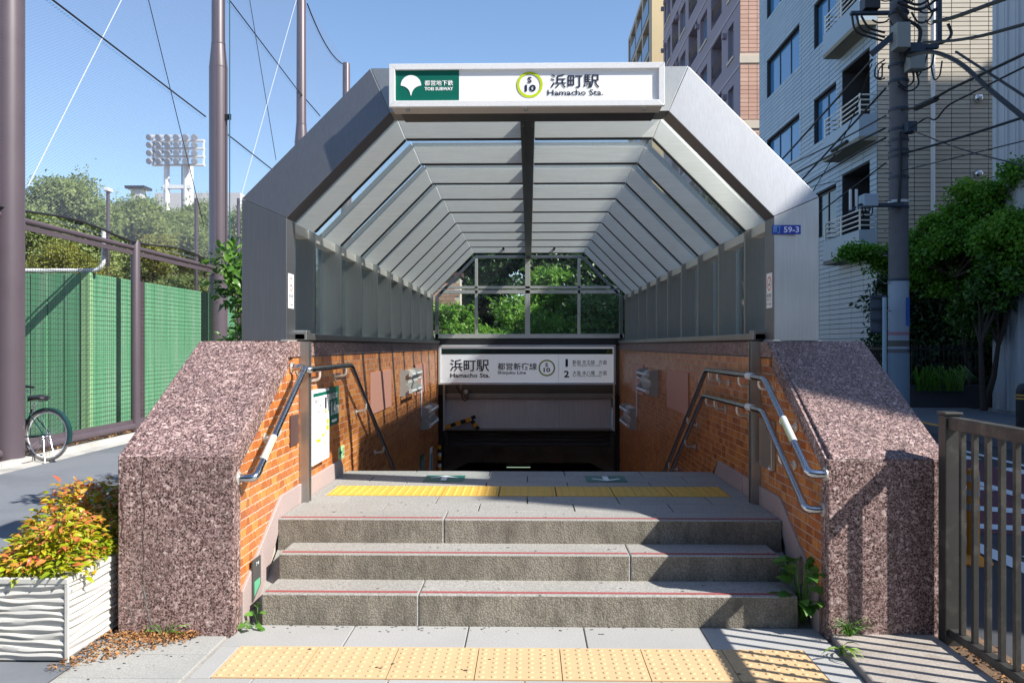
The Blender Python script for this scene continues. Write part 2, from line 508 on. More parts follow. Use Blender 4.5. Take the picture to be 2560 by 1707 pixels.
pv = thing("pavement", "pale stone slab paving in front of the steps", "pavement", (0, 3.9, 0)); pv["kind"] = "structure"
def slab(x0, x1, y0, y1, z, m, parent, name="paving_slab", t=.05, gap=.0035, bev=.0025):
    MB().box(x0 + gap, x1 - gap, y0 + gap, y1 - gap, z - t, z).build(name, m, parent, bevel=bev, seg=1)
XJ = [-1.54, -.93, -.32, .29, .91, 1.52]
for a, b in zip(XJ[:-1], XJ[1:]): slab(a, b, 4.147, 4.465, 0, PAVE, pv)
slab(-1.54, -1.44, 3.747, 4.147, 0, PAVE, pv); slab(1.346, 1.5, 3.747, 4.147, 0, PAVE, pv)
for r in range(6):
    y1 = 3.747 - r * .32
    off = .3 if r % 2 == 0 else 0
    xs = [-1.54] + [x + off for x in XJ[1:-1]] + [1.44 - .02 * r]
    if off: xs.insert(1, -1.24)
    for a, b in zip(xs[:-1], xs[1:]):
        if b > a + .05: slab(a, b, y1 - .32, y1, 0, PAVE, pv)
for r in range(8):
    y1 = 4.33 - r * .293
    slab(-2.14 + .01 * (r % 2), -1.56, y1 - .293, y1, -.002, PAVE2, pv, gap=.004)
def dome_tile(w, n, r, h):
    mb = MB(); mb.box(-w / 2, w / 2, -w / 2, w / 2, -.04, 0)
    p = w / n
    for i in range(n):
        for j in range(n):
            cx, cy = -w / 2 + p * (i + .5), -w / 2 + p * (j + .5)
            vs = [(cx, cy, h)]; fs = []
            for q in range(2):
                rr, hh = ((r * .62, h * .82), (r, -.001))[q]
                vs += [(cx + rr * math.cos(a * math.pi / 4), cy + rr * math.sin(a * math.pi / 4), hh) for a in range(8)]
            fs = [(0, 1 + a, 1 + (a + 1) % 8) for a in range(8)] + [(1 + a, 9 + a, 9 + (a + 1) % 8, 1 + (a + 1) % 8) for a in range(8)]
            mb.add(vs, fs)
    return mb
tm = dome_tile(.3935, 7, .0155, .0055).mesh("tactile_tile", TACT, smooth=True)
for k in range(7): put("tactile_tile", tm, pv, (-1.241 + .398 * k, 3.947, .002))
for k in range(7): put("tactile_tile", tm, pv, (-1.241 + .398 * k, 3.547 - .0, .002)) if False else None

# ------------------------------------------------------------------ entrance steps and landing
ZL = .456
st = thing("entrance_steps", "weathered grey granite steps with red anti-slip strips up to the landing", "steps", (0, 4.9, 0))
st["kind"] = "structure"
def step_block(x0, x1, y0, y1, z0, z1):
    mb = MB()
    mb.box(x0 + .002, x1 - .002, y0, y1, z0, z1)
    mb.m = [0, 0, 1, 0, 1, 1]
    o = mb.build("step_block", [TREAD, RISER], st, bevel=.007)
    s_ = MB().box(x0 + .012, x1 - .012, y0 + .028, y0 + .056, z1 - .005, z1 + .0025)
    s_.build("antislip_strip", STRIP, o)
for x0, x1, y0, y1, z0, z1 in ((-1.438, -.59, 4.465, 4.80, -.02, .167), (-.59, 1.43, 4.465, 4.80, -.02, .167),
                               (-1.427, .575, 4.743, 5.07, .0, .312), (.575, 1.42, 4.743, 5.07, 0, .312),
                               (-1.516, -.51, 5.013, 5.27, .1, ZL), (-.51, 1.51, 5.013, 5.27, .1, ZL)):
    step_block(x0, x1, y0, y1, z0, z1)
MB().box(-1.51, 1.51, 5.05, 6.95, -.3, ZL - .03).build("landing_base", GROUTD, st)
half = [-1.51, -1.23, -.62, -.01, .6, 1.21, 1.51]; full = [-1.51, -.93, -.32, .29, .91, 1.51]
for y0, y1, xs in ((5.27, 5.52, full), (5.52, 5.79, half), (6.19, 6.385, full), (6.385, 6.69, half), (6.69, 6.94, full)):
    for a, b in zip(xs[:-1], xs[1:]): slab(a, b, y0, y1, ZL, TREAD, st, "landing_slab")
slab(-1.51, -1.415, 5.79, 6.19, ZL, TREAD, st, "landing_slab"); slab(1.4, 1.51, 5.79, 6.19, ZL, TREAD, st, "landing_slab")
tm2 = dome_tile(.394, 7, .0155, .0055).mesh("tactile_tile", TACTB, smooth=True)
for k in range(7): put("tactile_tile", tm2, st, (-1.215 + .402 * k, 5.99, ZL + .002))
# flight going down
nst = 26
for k in range(nst):
    y0 = 6.94 + .278 * k; z1 = ZL - .15 * (k + 1)
    MB().box(-1.51, 1.51, y0, y0 + .3, z1 - .25, z1).build("step_block", [TREAD], st)
for sx in (-1, 1):      # gutter wedges beside the lower steps
    x0, x1 = (-1.516, -1.438) if sx < 0 else (1.43, 1.516)
    MB().prism([(4.50, -.02), (4.55, .02), (5.02, .27), (5.02, -.02)], 'x', x0, x1).build("gutter", CONC, st)
# arrow plates on the landing
for nm, cx, up, lab in (("left", -.66, 1, "green floor plate with a white arrow pointing down the stairs"), ("right", .6, -1, "green floor plate with a white arrow pointing out to the street")):
    t = thing("floor_arrow_sign", lab, "floor sign", (cx, 6.53, ZL))
    MB().box(cx - .155, cx + .155, 6.395, 6.68, ZL + .001, ZL + .004).build("plate", GREEN, t)
    Y0, u = 6.54, up
    a = [(-.022, -.11 * u), (.022, -.11 * u), (.022, .05 * u), (.1, -.005 * u), (.115, .02 * u), (0, .115 * u), (-.115, .02 * u), (-.1, -.005 * u), (-.022, .05 * u)]
    if u < 0: a = a[::-1]
    MB().add([(cx + p[0], Y0 + p[1], ZL + .0055) for p in a], [tuple(range(len(a)))]).build("arrow", WPRINT, t)

# ------------------------------------------------------------------ granite piers, walls
SL = (1.526 - .924) / (5.37 - 4.29)
def sl_z(y): return .924 + SL * (y - 4.29)
def sgn_box(mb, sx, xa, xb, *r): mb.box(min(sx * xa, sx * xb), max(sx * xa, sx * xb), *r); return mb
def sgn_prism(mb, sx, poly, xa, xb): mb.prism(poly, 'x', min(sx * xa, sx * xb), max(sx * xa, sx * xb)); return mb
for sx, lab in ((-1, "sloping red granite pier beside the white planter, left of the steps"), (1, "sloping red granite pier beside the bronze railing, right of the steps")):
    t = thing("granite_pier", lab, "pier", (sx * 1.83, 4.8, 0), "granite piers flanking the steps")
    XO = 2.13
    sgn_prism(MB(), sx, [(4.325, -.05), (4.325, .88), (5.37, 1.465), (5.6, 1.465), (5.6, -.05)], 1.547, XO - .012).build("core", CONC, t)
    sgn_box(MB(), sx, 1.524, XO, 4.29, 4.328, -.03, .918).build("front_slab", GRAN, t, bevel=.006)
    sgn_prism(MB(), sx, [(4.288, .9215), (5.372, 1.5265), (5.62, 1.5265), (5.62, 1.47), (5.375, 1.47), (4.333, .889), (4.288, .9215)][:-1], 1.547, XO + .002).build("cap_slab", GRAN, t, bevel=.006)
    sgn_box(MB(), sx, XO - .014, XO, 4.33, 5.6, -.05, .88).build("side_slab", GRAN, t)
    # inner edge band of granite, proud of the tiles
    o_ = .114
    sgn_prism(MB(), sx, [(4.331, 0.0), (4.331, .915), (5.27, sl_z(5.27) - .006), (5.27, sl_z(5.27) - .006 - o_), (4.39, sl_z(4.39) - .004 - o_), (4.39, 0.0)], 1.524, 1.546).build("edge_band", GRANC, t)
    sgn_prism(MB(), sx, [(4.331, .921), (5.372, 1.5262), (5.27, sl_z(5.27) + .0), (4.331, .9155)], 1.524, 1.5465).build("edge_trim", GRANC, t)

def clip(poly, a, b, c):      # keep a*x+b*y+c>=0
    out = []
    for i in range(len(poly)):
        p, q = poly[i], poly[(i + 1) % len(poly)]
        dp, dq = a * p[0] + b * p[1] + c, a * q[0] + b * q[1] + c
        if dp >= 0: out.append(p)
        if (dp < 0) != (dq < 0):
            t = dp / (dp - dq); out.append((p[0] + (q[0] - p[0]) * t, p[1] + (q[1] - p[1]) * t))
    return out
def area(p): return abs(sum(p[i][0] * p[(i + 1) % len(p)][1] - p[(i + 1) % len(p)][0] * p[i][1] for i in range(len(p)))) / 2

def skirt_top(y):
    if y < 5.09: return .21 + .552 * (y - 4.42)
    if y < 6.72: return .58
    return .58 - .9 * (y - 6.72)
YEND = 14.05
for sx, lab in ((-1, "sunlit orange tiled stairwell wall behind the poster"), (1, "shaded orange tiled stairwell wall with the double handrail")):
    t = thing("tiled_wall", lab, "wall", (sx * 1.7, 9, 0), "stairwell side walls")
    sgn_prism(MB(), sx, [(5.6, -.3), (5.6, 1.42), (15.2, 1.42), (15.2, -4.5), (10, -4.5)], 1.5315, 2.1).build("backing", GROUT, t)
    sgn_prism(MB(), sx, [(4.4, .0), (4.4, sl_z(4.4) - .12), (5.27, sl_z(5.27) - .12), (5.6, 1.42), (5.6, 0)], 1.5315, 1.5465).build("mortar_bed", GROUT, t)
    # glazed tiles, running bond 100 x 50 mm
    pw, ph, g_ = .1, .05, .0062
    rest = MB(); cand = []
    rowi = 0
    z = 1.4155
    while z > -3.4:
        z0 = z - ph + g_
        y = 4.39 - (.05 if rowi % 2 else 0)
        rr = random.Random(rowi * 7 + (1 if sx > 0 else 0))
        while y < YEND:
            w = pw if rr.random() < .62 else pw / 2
            y0, y1 = y + g_ / 2, y + w - g_ / 2
            y += w
            # hidden below the flight or behind the landing
            zmin = skirt_top((y0 + y1) / 2) - .03 if y1 < 6.9 else ZL - .54 * (y0 - 6.9) - .3
            if z < zmin: continue
            p = [(max(y0, 4.392), z0), (y1, z0), (y1, z), (max(y0, 4.392), z)]
            if p[1][0] <= p[0][0]: continue
            cl = False
            if y0 < 5.3:
                q = clip(p, SL, -1, .924 - SL * 4.29 - o_ - .012)
                if len(q) < 3 or area(q) < 2e-4: continue
                cl = len(q) != 4 or abs(area(q) - area(p)) > 1e-7
                p = q
            cand.append((y0, p, cl, z))
        z -= ph; rowi += 1
    cand.sort(key=lambda c: c[0])
    shared = {}
    for i, (y0, p, cl, z) in enumerate(cand):
        jit = random.uniform(-.0008, .0008)
        xa, xb = 1.5275 + jit, 1.546
        if i < 300:
            w = p[1][0] - p[0][0] if not cl else 0
            if not cl and abs(w - round(w, 3)) < 2e-3 and len(p) == 4:
                key = (round(w, 3), sx)
                if key not in shared:
                    m2 = MB(); sgn_prism(m2, sx, [(0, 0), (w, 0), (w, ph - g_), (0, ph - g_)], 0, .0185)
                    shared[key] = m2.mesh("tile", BRICK, bevel=.0015, smooth=True, seg=1)
                put("tile", shared[key], t, (sx * xa, p[0][0], p[0][1]))
            else:
                c = (sx * xa, p[0][0], p[0][1])
                m2 = MB(); sgn_prism(m2, sx, [(a - c[1], b - c[2]) for a, b in p], 0, .0185)
                put("tile", m2.mesh("tile", BRICK), t, c)
        else:
            sgn_prism(rest, sx, p, xa, xb)
    rest.build("tile_field", BRICK, t, kind="stuff")
    # granite coping
    sgn_prism(MB(), sx, [(5.274, 1.424), (5.274, 1.466), (5.374, 1.5235), (5.618, 1.5235), (5.618, 1.424)], 1.52, 1.5462).build("coping_stone", GRANC, t, bevel=.003)
    y = 5.624
    k = 1
    while y < 14.2:
        L = 1.2 if k else .75
        sgn_box(MB(), sx, 1.52, 2.13, y + .002, min(y + L, 14.3) - .002, 1.424, 1.5255).build("coping_stone", GRANC, t, bevel=.005)
        y += L; k += 1
    # skirting stones
    ys = [4.40, 4.72, 5.09, 5.48, 5.95, 6.42, 6.72, 6.93]
    for a, b in zip(ys[:-1], ys[1:]):
        lo = lambda yy: ZL if yy > 5.01 else max(-.02, .02 + .53 * (yy - 4.5)) - .05
        sgn_prism(MB(), sx, [(a + .0015, lo(a) - .02), (a + .0015, skirt_top(a)), (b - .0015, skirt_top(b)), (b - .0015, lo(b) - .02)], 1.512, 1.545).build("skirting_stone", SKIRT, t, bevel=.004, seg=1)
    # outer face of the stairwell
    sgn_box(MB(), sx, 2.1, 2.115, 5.6, 14.9, -.1, 1.42).build("outer_face", CONC, t)

# shutter guide posts
for sx, lab in ((-1, "steel guide channel standing against the sunlit tiled wall"), (1, "steel guide channel standing against the shaded tiled wall")):
    mb = MB()
    sgn_box(mb, sx, 1.463, 1.526, 5.53, 5.545, ZL, 1.525); sgn_box(mb, sx, 1.463, 1.526, 5.585, 5.6, ZL, 1.525); sgn_box(mb, sx, 1.5, 1.526, 5.546, 5.584, ZL, 1.524)
    o = mb.build("guide_channel", STEELD, None)
    tag(o, lab, "guide post", "steel guide channels")

# ------------------------------------------------------------------ canopy
cp = thing("entrance_canopy", "brushed steel and glass canopy arching over the stairwell entrance", "canopy", (0, 5.4, 1.52))
IN = [(-1.565, 1.5265), (-1.565, 2.322), (-.895, 2.998), (.895, 2.998), (1.565, 2.322), (1.565, 1.5265)]
OUT = [(-1.873, 1.5265), (-1.873, 2.455), (-1.03, 3.301), (1.03, 3.301), (1.868, 2.455), (1.868, 1.5265)]
e = .0015
PF, PB = 5.37, 5.575
def lerp(a, b, t): return (a[0] + (b[0] - a[0]) * t, a[1] + (b[1] - a[1]) * t)
def seg_poly(i, j, ia=IN, oa=OUT, t0=0, t1=1):
    return [lerp(oa[i], oa[j], t0), lerp(oa[i], oa[j], t1), lerp(ia[i], ia[j], t1), lerp(ia[i], ia[j], t0)]
for i, nm in ((0, "portal_column"), (1, "portal_haunch"), (2, "portal_beam"), (3, "portal_haunch"), (4, "portal_column")):
    L = math.dist(OUT[i], OUT[i + 1]); d = .0012 / L
    q = seg_poly(i, i + 1, t0=d, t1=1 - d)          # outer edge set back, so each face leans outwards
    vs = [(q[0][0], PF + .05, q[0][1]), (q[1][0], PF + .05, q[1][1]), (q[2][0], PF, q[2][1]), (q[3][0], PF, q[3][1])] + [(a[0], PB, a[1]) for a in q]
    MB().add(vs, [(0, 1, 2, 3), (7, 6, 5, 4), (0, 4, 5, 1), (1, 5, 6, 2), (2, 6, 7, 3), (3, 7, 4, 0)]).build(nm, STEEL if i != 2 else STEELD, cp, bevel=.003)
for sx in (-1, 1):
    sgn_prism(MB(), sx, [(5.36, 1.5262), (5.36, 1.534), (5.6, 1.534), (5.6, 1.5262)], 1.555, 1.6).build("base_plate", STEELC, cp); MB().prism([(sx * 1.56, 5.36), (sx * 1.91, 5.49), (sx * 1.91, 5.6), (sx * 1.605, 5.6), (sx * 1.605, 5.38)], "z", 1.5262, 1.535).build("base_plate", STEELC, cp)
D_ = .135
OFF = [(-1.565 - D_, 1.5265), (-1.565 - D_, 2.322 + .056), (-.895 - .056, 2.998 + D_), (.895 + .056, 2.998 + D_), (1.565 + D_, 2.322 + .056), (1.565 + D_, 1.5265)]
RIB0, RSP, NR = 6.05, .835, 10
INs, OFs = list(IN), list(OFF)
INs[0] = (-1.565, 1.58); INs[5] = (1.565, 1.58); OFs[0] = (-1.7, 1.58); OFs[5] = (1.7, 1.58)
SEGS = [(0, 1, 0, 1, "wall_louvre"), (1, 2, 0, 1, "haunch_louvre"), (2, 3, 0, .472, "ceiling_louvre"), (2, 3, .522, 1, "ceiling_louvre"), (3, 4, 0, 1, "haunch_louvre"), (4, 5, 0, 1, "wall_louvre")]
def inset(p, c, k):
    return p
proto = {}
for k in range(NR):
    y = RIB0 + RSP * k
    for si, (i, j, t0, t1, nm) in enumerate(SEGS):
        if si not in proto:
            L = math.dist(INs[i], INs[j]); d = .0012 / L
            poly = seg_poly(i, j, INs, OFs, t0 + d, t1 - d)
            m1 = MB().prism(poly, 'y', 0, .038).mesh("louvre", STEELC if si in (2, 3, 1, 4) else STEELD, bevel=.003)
            a, b = Vector((poly[3][0], 0, poly[3][1])), Vector((poly[2][0], 0, poly[2][1]))
            nrm = Vector((poly[0][0], 0, poly[0][1])) - a
            dirv = (b - a).normalized(); nrm = (nrm - dirv * nrm.dot(dirv)).normalized()
            mb = MB(); c = (a + b) / 2 - nrm * .004 + Vector((0, .019, 0))
            mb.obox(c, dirv * ((b - a).length / 2 - .004), Vector((0, .021, 0)), nrm * .0038)
            m2 = mb.mesh("gasket", DARK if 0 < si < 5 else STEELD)
            proto[si] = (m1, m2)
        m1, m2 = proto[si]
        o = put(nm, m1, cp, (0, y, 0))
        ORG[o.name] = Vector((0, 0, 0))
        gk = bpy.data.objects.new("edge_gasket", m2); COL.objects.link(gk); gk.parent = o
# panes between the ribs
def q_(a, b, t): return lerp(a, b, t)
gd = .012
GP = [(p[0] * (1 - 0), p[1]) for p in OFs]
edges_y = [PB] + [RIB0 + RSP * k for k in range(NR)] + [14.1]
for k in range(len(edges_y) - 1):
    y0 = edges_y[k] + (.0 if k == 0 else .04); y1 = edges_y[k + 1] - .002
    for si, (i, j, t0, t1, nm) in enumerate(SEGS):
        if si == 2: t0, t1 = 0, .5
        if si == 3: t0, t1 = .5, 1
        a, b = lerp(GP[i], GP[j], t0 + .004), lerp(GP[i], GP[j], t1 - .004)
        u = Vector((b[0] - a[0], 0, b[1] - a[1])); nn = Vector((-u.z, 0, u.x)).normalized() * .003
        c = Vector(((a[0] + b[0]) / 2, (y0 + y1) / 2, (a[1] + b[1]) / 2))
        MB().obox(c, u / 2, Vector((0, (y1 - y0) / 2, 0)), nn).build("glass_pane", GLASS if si in (0, 5) else GLASSR, cp)
# slim glazing bars on the outside of each rib
for k in range(NR):
    y = RIB0 + RSP * k + .019
    mb = MB()
    for i in range(5): mb.beam((OFs[i][0] * 1.012, y, OFs[i][1] + .012 * (i in (1, 2, 3))), (OFs[i + 1][0] * 1.012, y, OFs[i + 1][1] + .012 * (i + 1 in (2, 3))), .05, .02, up=(0, 1, 0))
    mb.build("glazing_bar", STEELD, cp)
mb = MB(); mb.box(-.055, -.032, 5.576, 14.1, 2.955, 3.13); mb.box(.015, .038, 5.576, 14.1, 2.955, 3.13); mb.box(-.032, .015, 5.576, 14.1, 2.985, 3.12)
mb.build("ridge_beam", DARKST, cp)
for sx in (-1, 1):
    for k in range(len(edges_y) - 1):
        y0 = edges_y[k] + (.0 if k == 0 else .04); y1 = edges_y[k + 1] - .002
        sgn_prism(MB(), sx, [(y0, 2.27), (y0, 2.335), (y1, 2.335), (y1, 2.27)], 1.6, 1.68).build("purlin", STEELC, cp)
    sgn_box(MB(), sx, 1.5, 1.78, 5.576, 14.1, 1.536, 1.579).build("sill_rail", STEELD, cp, bevel=.004)
    sgn_box(MB(), sx, 1.515, 1.76, 5.576, 14.1, 1.5262, 1.535).build("sill_gasket", DARK, cp)
    sgn_box(MB(), sx, 1.488, 1.6, 5.576, 5.68, 1.5355, 1.60).build("sill_end_block", STEELD, cp, bevel=.004)
# gable screen at the far end
YG = 14.13
def gbar(a, b, w, m=STEEL, nm="gable_bar", dp=.07): MB().beam((a[0], YG, a[1]), (b[0], YG, b[1]), dp, w, up=(0, 0, 1) if abs(a[0] - b[0]) > .01 else (1, 0, 0)).build(nm, m, cp, bevel=.004)
gbar((-.91, 2.99), (.91, 2.99), .05); gbar((-1.55, 2.32), (-.91, 2.98), .05); gbar((1.55, 2.32), (.91, 2.98), .05)
gbar((-1.555, 1.62), (-1.555, 2.32), .06); gbar((1.555, 1.62), (1.555, 2.32), .06)
gbar((-1.6, 1.655), (1.6, 1.655), .07, STEELC); gbar((-1.53, 2.475), (1.53, 2.475), .045, STEELC); gbar((-1.53, 2.40), (1.53, 2.40), .06, STEELC)
for x, w in ((-.887, .05), (-.02, .085), (.847, .05)): gbar((x, 1.69), (x, 2.965), w, STEELC)
MB().box(-1.58, 1.58, YG - .03, YG + .05, 1.5, 1.617).build("gable_base", BLACKM, cp)
for x0, x1 in ((-1.53, -.912), (-.862, -.063), (.023, .822), (.872, 1.53)):
    for z0, z1 in ((1.692, 2.369), (2.5, 2.96)):
        poly = [(x0, z0), (x1, z0), (x1, z1), (x0, z1)]
        poly = clip(poly, 1, -1, 2.30 + 1.55 - .03); poly = clip(poly, -1, -1, 2.30 + 1.55 - .03)
        if len(poly) > 2: MB().prism(poly, 'y', YG - .004, YG + .004).build("gable_pane", GLASS, cp)
for x in (-.41, .41): MB().tube([(x, 13.49, 3.06), (x, 13.58, 3.06)], .02, 12).build("louvre_eye", DARK, cp)

# ------------------------------------------------------------------ station name sign on the portal
YS1 = 5.2
sg = thing("station_sign", "wide white illuminated station sign box with green emblem panel above the entrance", "sign", (0, 5.28, 2.98))
def S1(x, y): p = W(900 + x / 2.735, 130 + y / 2.735, YS1); return p
a, b = S1(200, 380), S1(2082, 74)
x0, x1, z0, z1 = a.x, b.x, a.z, b.z
MB().box(x0 + .01, x1 - .01, YS1 + .02, 5.368, z0 + .004, z1 - .004).build("housing", STEELC, sg)
fw = .037
for q in ([(x0, z1), (x1, z1), (x1 - fw, z1 - fw), (x0 + fw, z1 - fw)], [(x0, z0), (x0 + fw, z0 + fw), (x1 - fw, z0 + fw), (x1, z0)],
          [(x0, z0), (x0, z1), (x0 + fw, z1 - fw), (x0 + fw, z0 + fw)], [(x1, z0), (x1 - fw, z0 + fw), (x1 - fw, z1 - fw), (x1, z1)]):
    c = (sum(p[0] for p in q) / 4, sum(p[1] for p in q) / 4)
    q = [lerp(p, c, .001) for p in q]
    MB().prism(q, 'y', YS1 - .012, YS1 + .019).build("frame_rail", ALU, sg, bevel=.002)
MB().box(x0 + fw - .003, x1 - fw + .003, YS1 + .006, YS1 + .016, z0 + fw - .003, z1 - fw + .003).build("face_panel", WHITEP, sg)
YFc = YS1 + .006
a, b = S1(243, 332), S1(677, 123)
ep = MB().box(a.x, b.x, YFc - .002, YFc + .003, a.z, b.z).build("emblem_panel", GREEN, sg)
c0 = S1(348, 230); rr = (S1(418, 230).x - c0.x)
pts = [(c0.x + rr * math.cos(t), c0.z + rr * math.sin(t)) for t in np.linspace(0, math.pi, 25)]
bt = S1(348, 298)
def bez(p0, p1, p2, n): return [((1 - t) ** 2 * p0[0] + 2 * t * (1 - t) * p1[0] + t * t * p2[0], (1 - t) ** 2 * p0[1] + 2 * t * (1 - t) * p1[1] + t * t * p2[1]) for t in np.linspace(0, 1, n)]
k1 = S1(358, 238); k2 = S1(338, 238)
pts += bez(pts[-1], (k2.x, k2.z), (bt.x - .002, bt.z), 10)[1:] + bez((bt.x + .002, bt.z), (k1.x, k1.z), pts[0], 10)[:-1]
MB().prism(pts, 'y', YFc - .0045, YFc - .0022).build("emblem", WPRINT, ep)
def t1(body, bx, m, bold=0.0, parent=sg, lift=.003):
    a, b = S1(bx[0], bx[3]), S1(bx[2], bx[1])
    text(body, (a.x, a.z, b.x, b.z), (0, YFc, 0), (1, 0, 0), (0, 0, 1), m, parent, bold=bold, lift=lift)
t1("都営地下鉄", (441, 193, 637, 231), WPRINT, .012, ep, .0035)
t1("TOEI SUBWAY", (441, 240, 637, 264), WPRINT, .03, ep, .0035)
t1("浜町駅", (1303, 151, 1637, 247), NAVY, .006)
t1("Hamacho Sta.", (1282, 256, 1664, 298), NAVY, .01)
def ring(c, ro, ri, y, m, parent, n=40):
    mb = MB()
    vs = [(c[0] + r * math.cos(2 * math.pi * i / n), y, c[1] + r * math.sin(2 * math.pi * i / n)) for r in (ro, ri) for i in range(n)]
    mb.add(vs, [(i, (i + 1) % n, n + (i + 1) % n, n + i) for i in range(n)])
    mb.build("line_ring", m, parent)
c0 = S1(1161, 224); ring((c0.x, c0.z), (S1(1250, 224).x - c0.x), (S1(1233, 224).x - c0.x), YFc - .003, LIME, sg)
t1("S", (1146, 170, 1175, 212), NAVY, .03); t1("10", (1128, 223, 1203, 271), NAVY, .03)
for x in (319, 1134, 1950):
    p = S1(x, 392); MB().lathe([(.012, -.012), (.014, -.004), (.014, .003)], (p.x, YS1 + .05, z0 + .001), 12).build("fixing_bolt", STEELD, sg, smooth=True)
MB().box(x0 + .05, x1 - .03, 5.378, 5.56, 2.985, 2.9965).build("soffit_plate", DARKST, sg)

# ------------------------------------------------------------------ hanging direction sign and shutter housing
YS2 = 13.9
def S2(x, y): return W(1050 + x / 2.7036, 620 + y / 2.7036, YS2)
d2 = thing("direction_sign", "long grey platform direction sign hanging below the glazed gable", "sign", (0, 14, .85))
a, b = S2(125, 922), S2(1322, 655)
X0, X1, Z0, Z1 = a.x, b.x, a.z, b.z
MB().box(X0 + .02, X1 - .02, YS2 + .012, YS2 + .16, Z0 + .02, Z1 - .02).build("housing", GREYP, d2)
mb = MB(); f_ = .035
mb.box(X0, X1, YS2 - .015, YS2 + .011, Z1 - f_, Z1); mb.box(X0, X1, YS2 - .015, YS2 + .011, Z0, Z0 + f_)
mb.box(X0, X0 + f_, YS2 - .0148, YS2 + .011, Z0 + f_, Z1 - f_); mb.box(X1 - f_, X1, YS2 - .0148, YS2 + .011, Z0 + f_, Z1 - f_)
mb.build("frame", ALU, d2, bevel=.003)
MB().box(X0 + f_ - .002, X1 - f_ + .002, YS2 + .002, YS2 + .0115, Z0 + f_ - .002, Z1 - f_ + .002).build("face_panel", GREYP, d2)
a, b = S2(145, 717), S2(1303, 680)
MB().box(a.x, b.x, YS2 - .002, YS2 + .001, a.z, b.z).build("header_band", DKGRN, d2)
def t2(body, bx, m=NAVY, bold=0.01):
    a, b = S2(bx[0], bx[3]), S2(bx[2], bx[1])
    text(body, (a.x, a.z, b.x, b.z), (0, YS2 + .002, 0), (1, 0, 0), (0, 0, 1), m, d2, bold=bold, lift=.005)
t2("A1", (1260, 688, 1294, 708), OLIVE)
t2("浜町駅", (203, 752, 467, 834), bold=.012); t2("Hamacho Sta.", (205, 845, 472, 875), bold=.025)
t2("都営新宿線", (524, 776, 790, 824), bold=.012); t2("Shinjuku Line", (525, 830, 716, 858), bold=.02)
t2("S", (846, 776, 866, 803), bold=.03); t2("10", (835, 808, 880, 838), bold=.03)
t2("1", (983, 750, 1000, 802), bold=.0); t2("2", (973, 828, 1008, 874), bold=.03)
t2("新宿 京王線   方面", (1031, 757, 1262, 787), bold=.004); t2("for Shinjuku, Keio Line", (1033, 786, 1219, 803), bold=.0)
t2("大島 本八幡   方面", (1031, 829, 1262, 858), bold=.004); t2("for Ojima, Motoyawata", (1033, 857, 1225, 873), bold=.0)
c0 = S2(857, 810); rr = S2(913, 810).x - c0.x; ring((c0.x, c0.z), rr, rr * .83, YS2 - .002, OLIVE, d2)
a = S2(935, 905); b = S2(938, 720); MB().box(a.x, b.x, YS2 - .001, YS2 + .001, a.z, b.z).build("divider_line", WPRINT, d2)

sh = thing("shutter_housing", "stainless shutter box and dark roller opening under the direction sign", "shutter", (0, 14.4, 0))
MB().box(-1.54, 1.54, 14.2, 14.9, .66, 1.5).build("upper_fascia", DARKST, sh)
MB().box(-1.46, 1.46, 14.16, 14.199, .60, .68).build("top_flange", STEELD, sh, bevel=.004)
for x0, x1 in ((-1.44, .52), (.524, 1.4)): MB().box(x0, x1, 14.21, 14.26, .1, .655).build("fascia_panel", FASC, sh, bevel=.003)
MB().box(-1.44, 1.4, 14.16, 14.25, .055, .1).build("bottom_flange", STEELD, sh, bevel=.004)
for sx in (-1, 1): sgn_box(MB(), sx, 1.45, 1.54, 14.1, 14.3, -4.2, .66).build("side_guide", BLACKM, sh); 
for sx in (-1, 1): sgn_box(MB(), sx, 1.415, 1.447, 14.08, 14.12, .06, 1.5).build("side_trim", STEELC, sh)
for k in range(4): MB().box(-1.4, 1.4, 14.3 + .012 * k, 14.36 + .012 * k, -.225 + .068 * k, -.162 + .068 * k).build("shutter_slat", plain("dark_shutter_grey", (.05, .05, .052), .4) if k == 0 else bpy.data.materials["dark_shutter_grey"], sh, bevel=.008)
MB().box(-1.42, 1.42, 15.0, 15.1, -.43, -.35).build("lintel_bar", FASC, sh, bevel=.005)
tn = thing("passage", "dark underground passage beyond the shutter opening", "passage", (0, 16, -2)); tn["kind"] = "structure"
MB().prism([(-1.6, -.43), (-1.6, -.9), (-1.42, -.78), (-1.1, -.62), (1.1, -.62), (1.42, -.78), (1.6, -.9), (1.6, -.43)], 'y', 15.11, 24).build("ceiling", CONC, tn)
MB().box(-1.7, 1.7, 14.9, 24, -.42, -.05).build("roof_slab", CONC, tn)
for sx in (-1, 1): sgn_box(MB(), sx, 1.6, 1.75, 15.2, 24, -4.6, -.4).build("side_wall", CONC, tn)
MB().box(-1.7, 1.7, 23.9, 24, -4.6, -.3).build("end_wall", CONC, tn)
MB().box(-1.7, 1.7, 13.9, 24, -4.7, -3.4).build("floor", CONC, tn)
lb = thing("passage_lamp", "dim pale ceiling lamp box glimpsed in the dark passage", "lamp", (-.2, 17, -.9))
MB().box(-.46, .04, 16.9, 17.1, -.96, -.78).build("lamp_body", plain("pale_lamp_box", (.4, .45, .36), .5), lb, bevel=.01)
MB().box(-.45, .03, 16.92, 17.08, -.972, -.962).build("tube", mk_emit("dim_tube_glow", (.4, .55, .38), .8), lb)

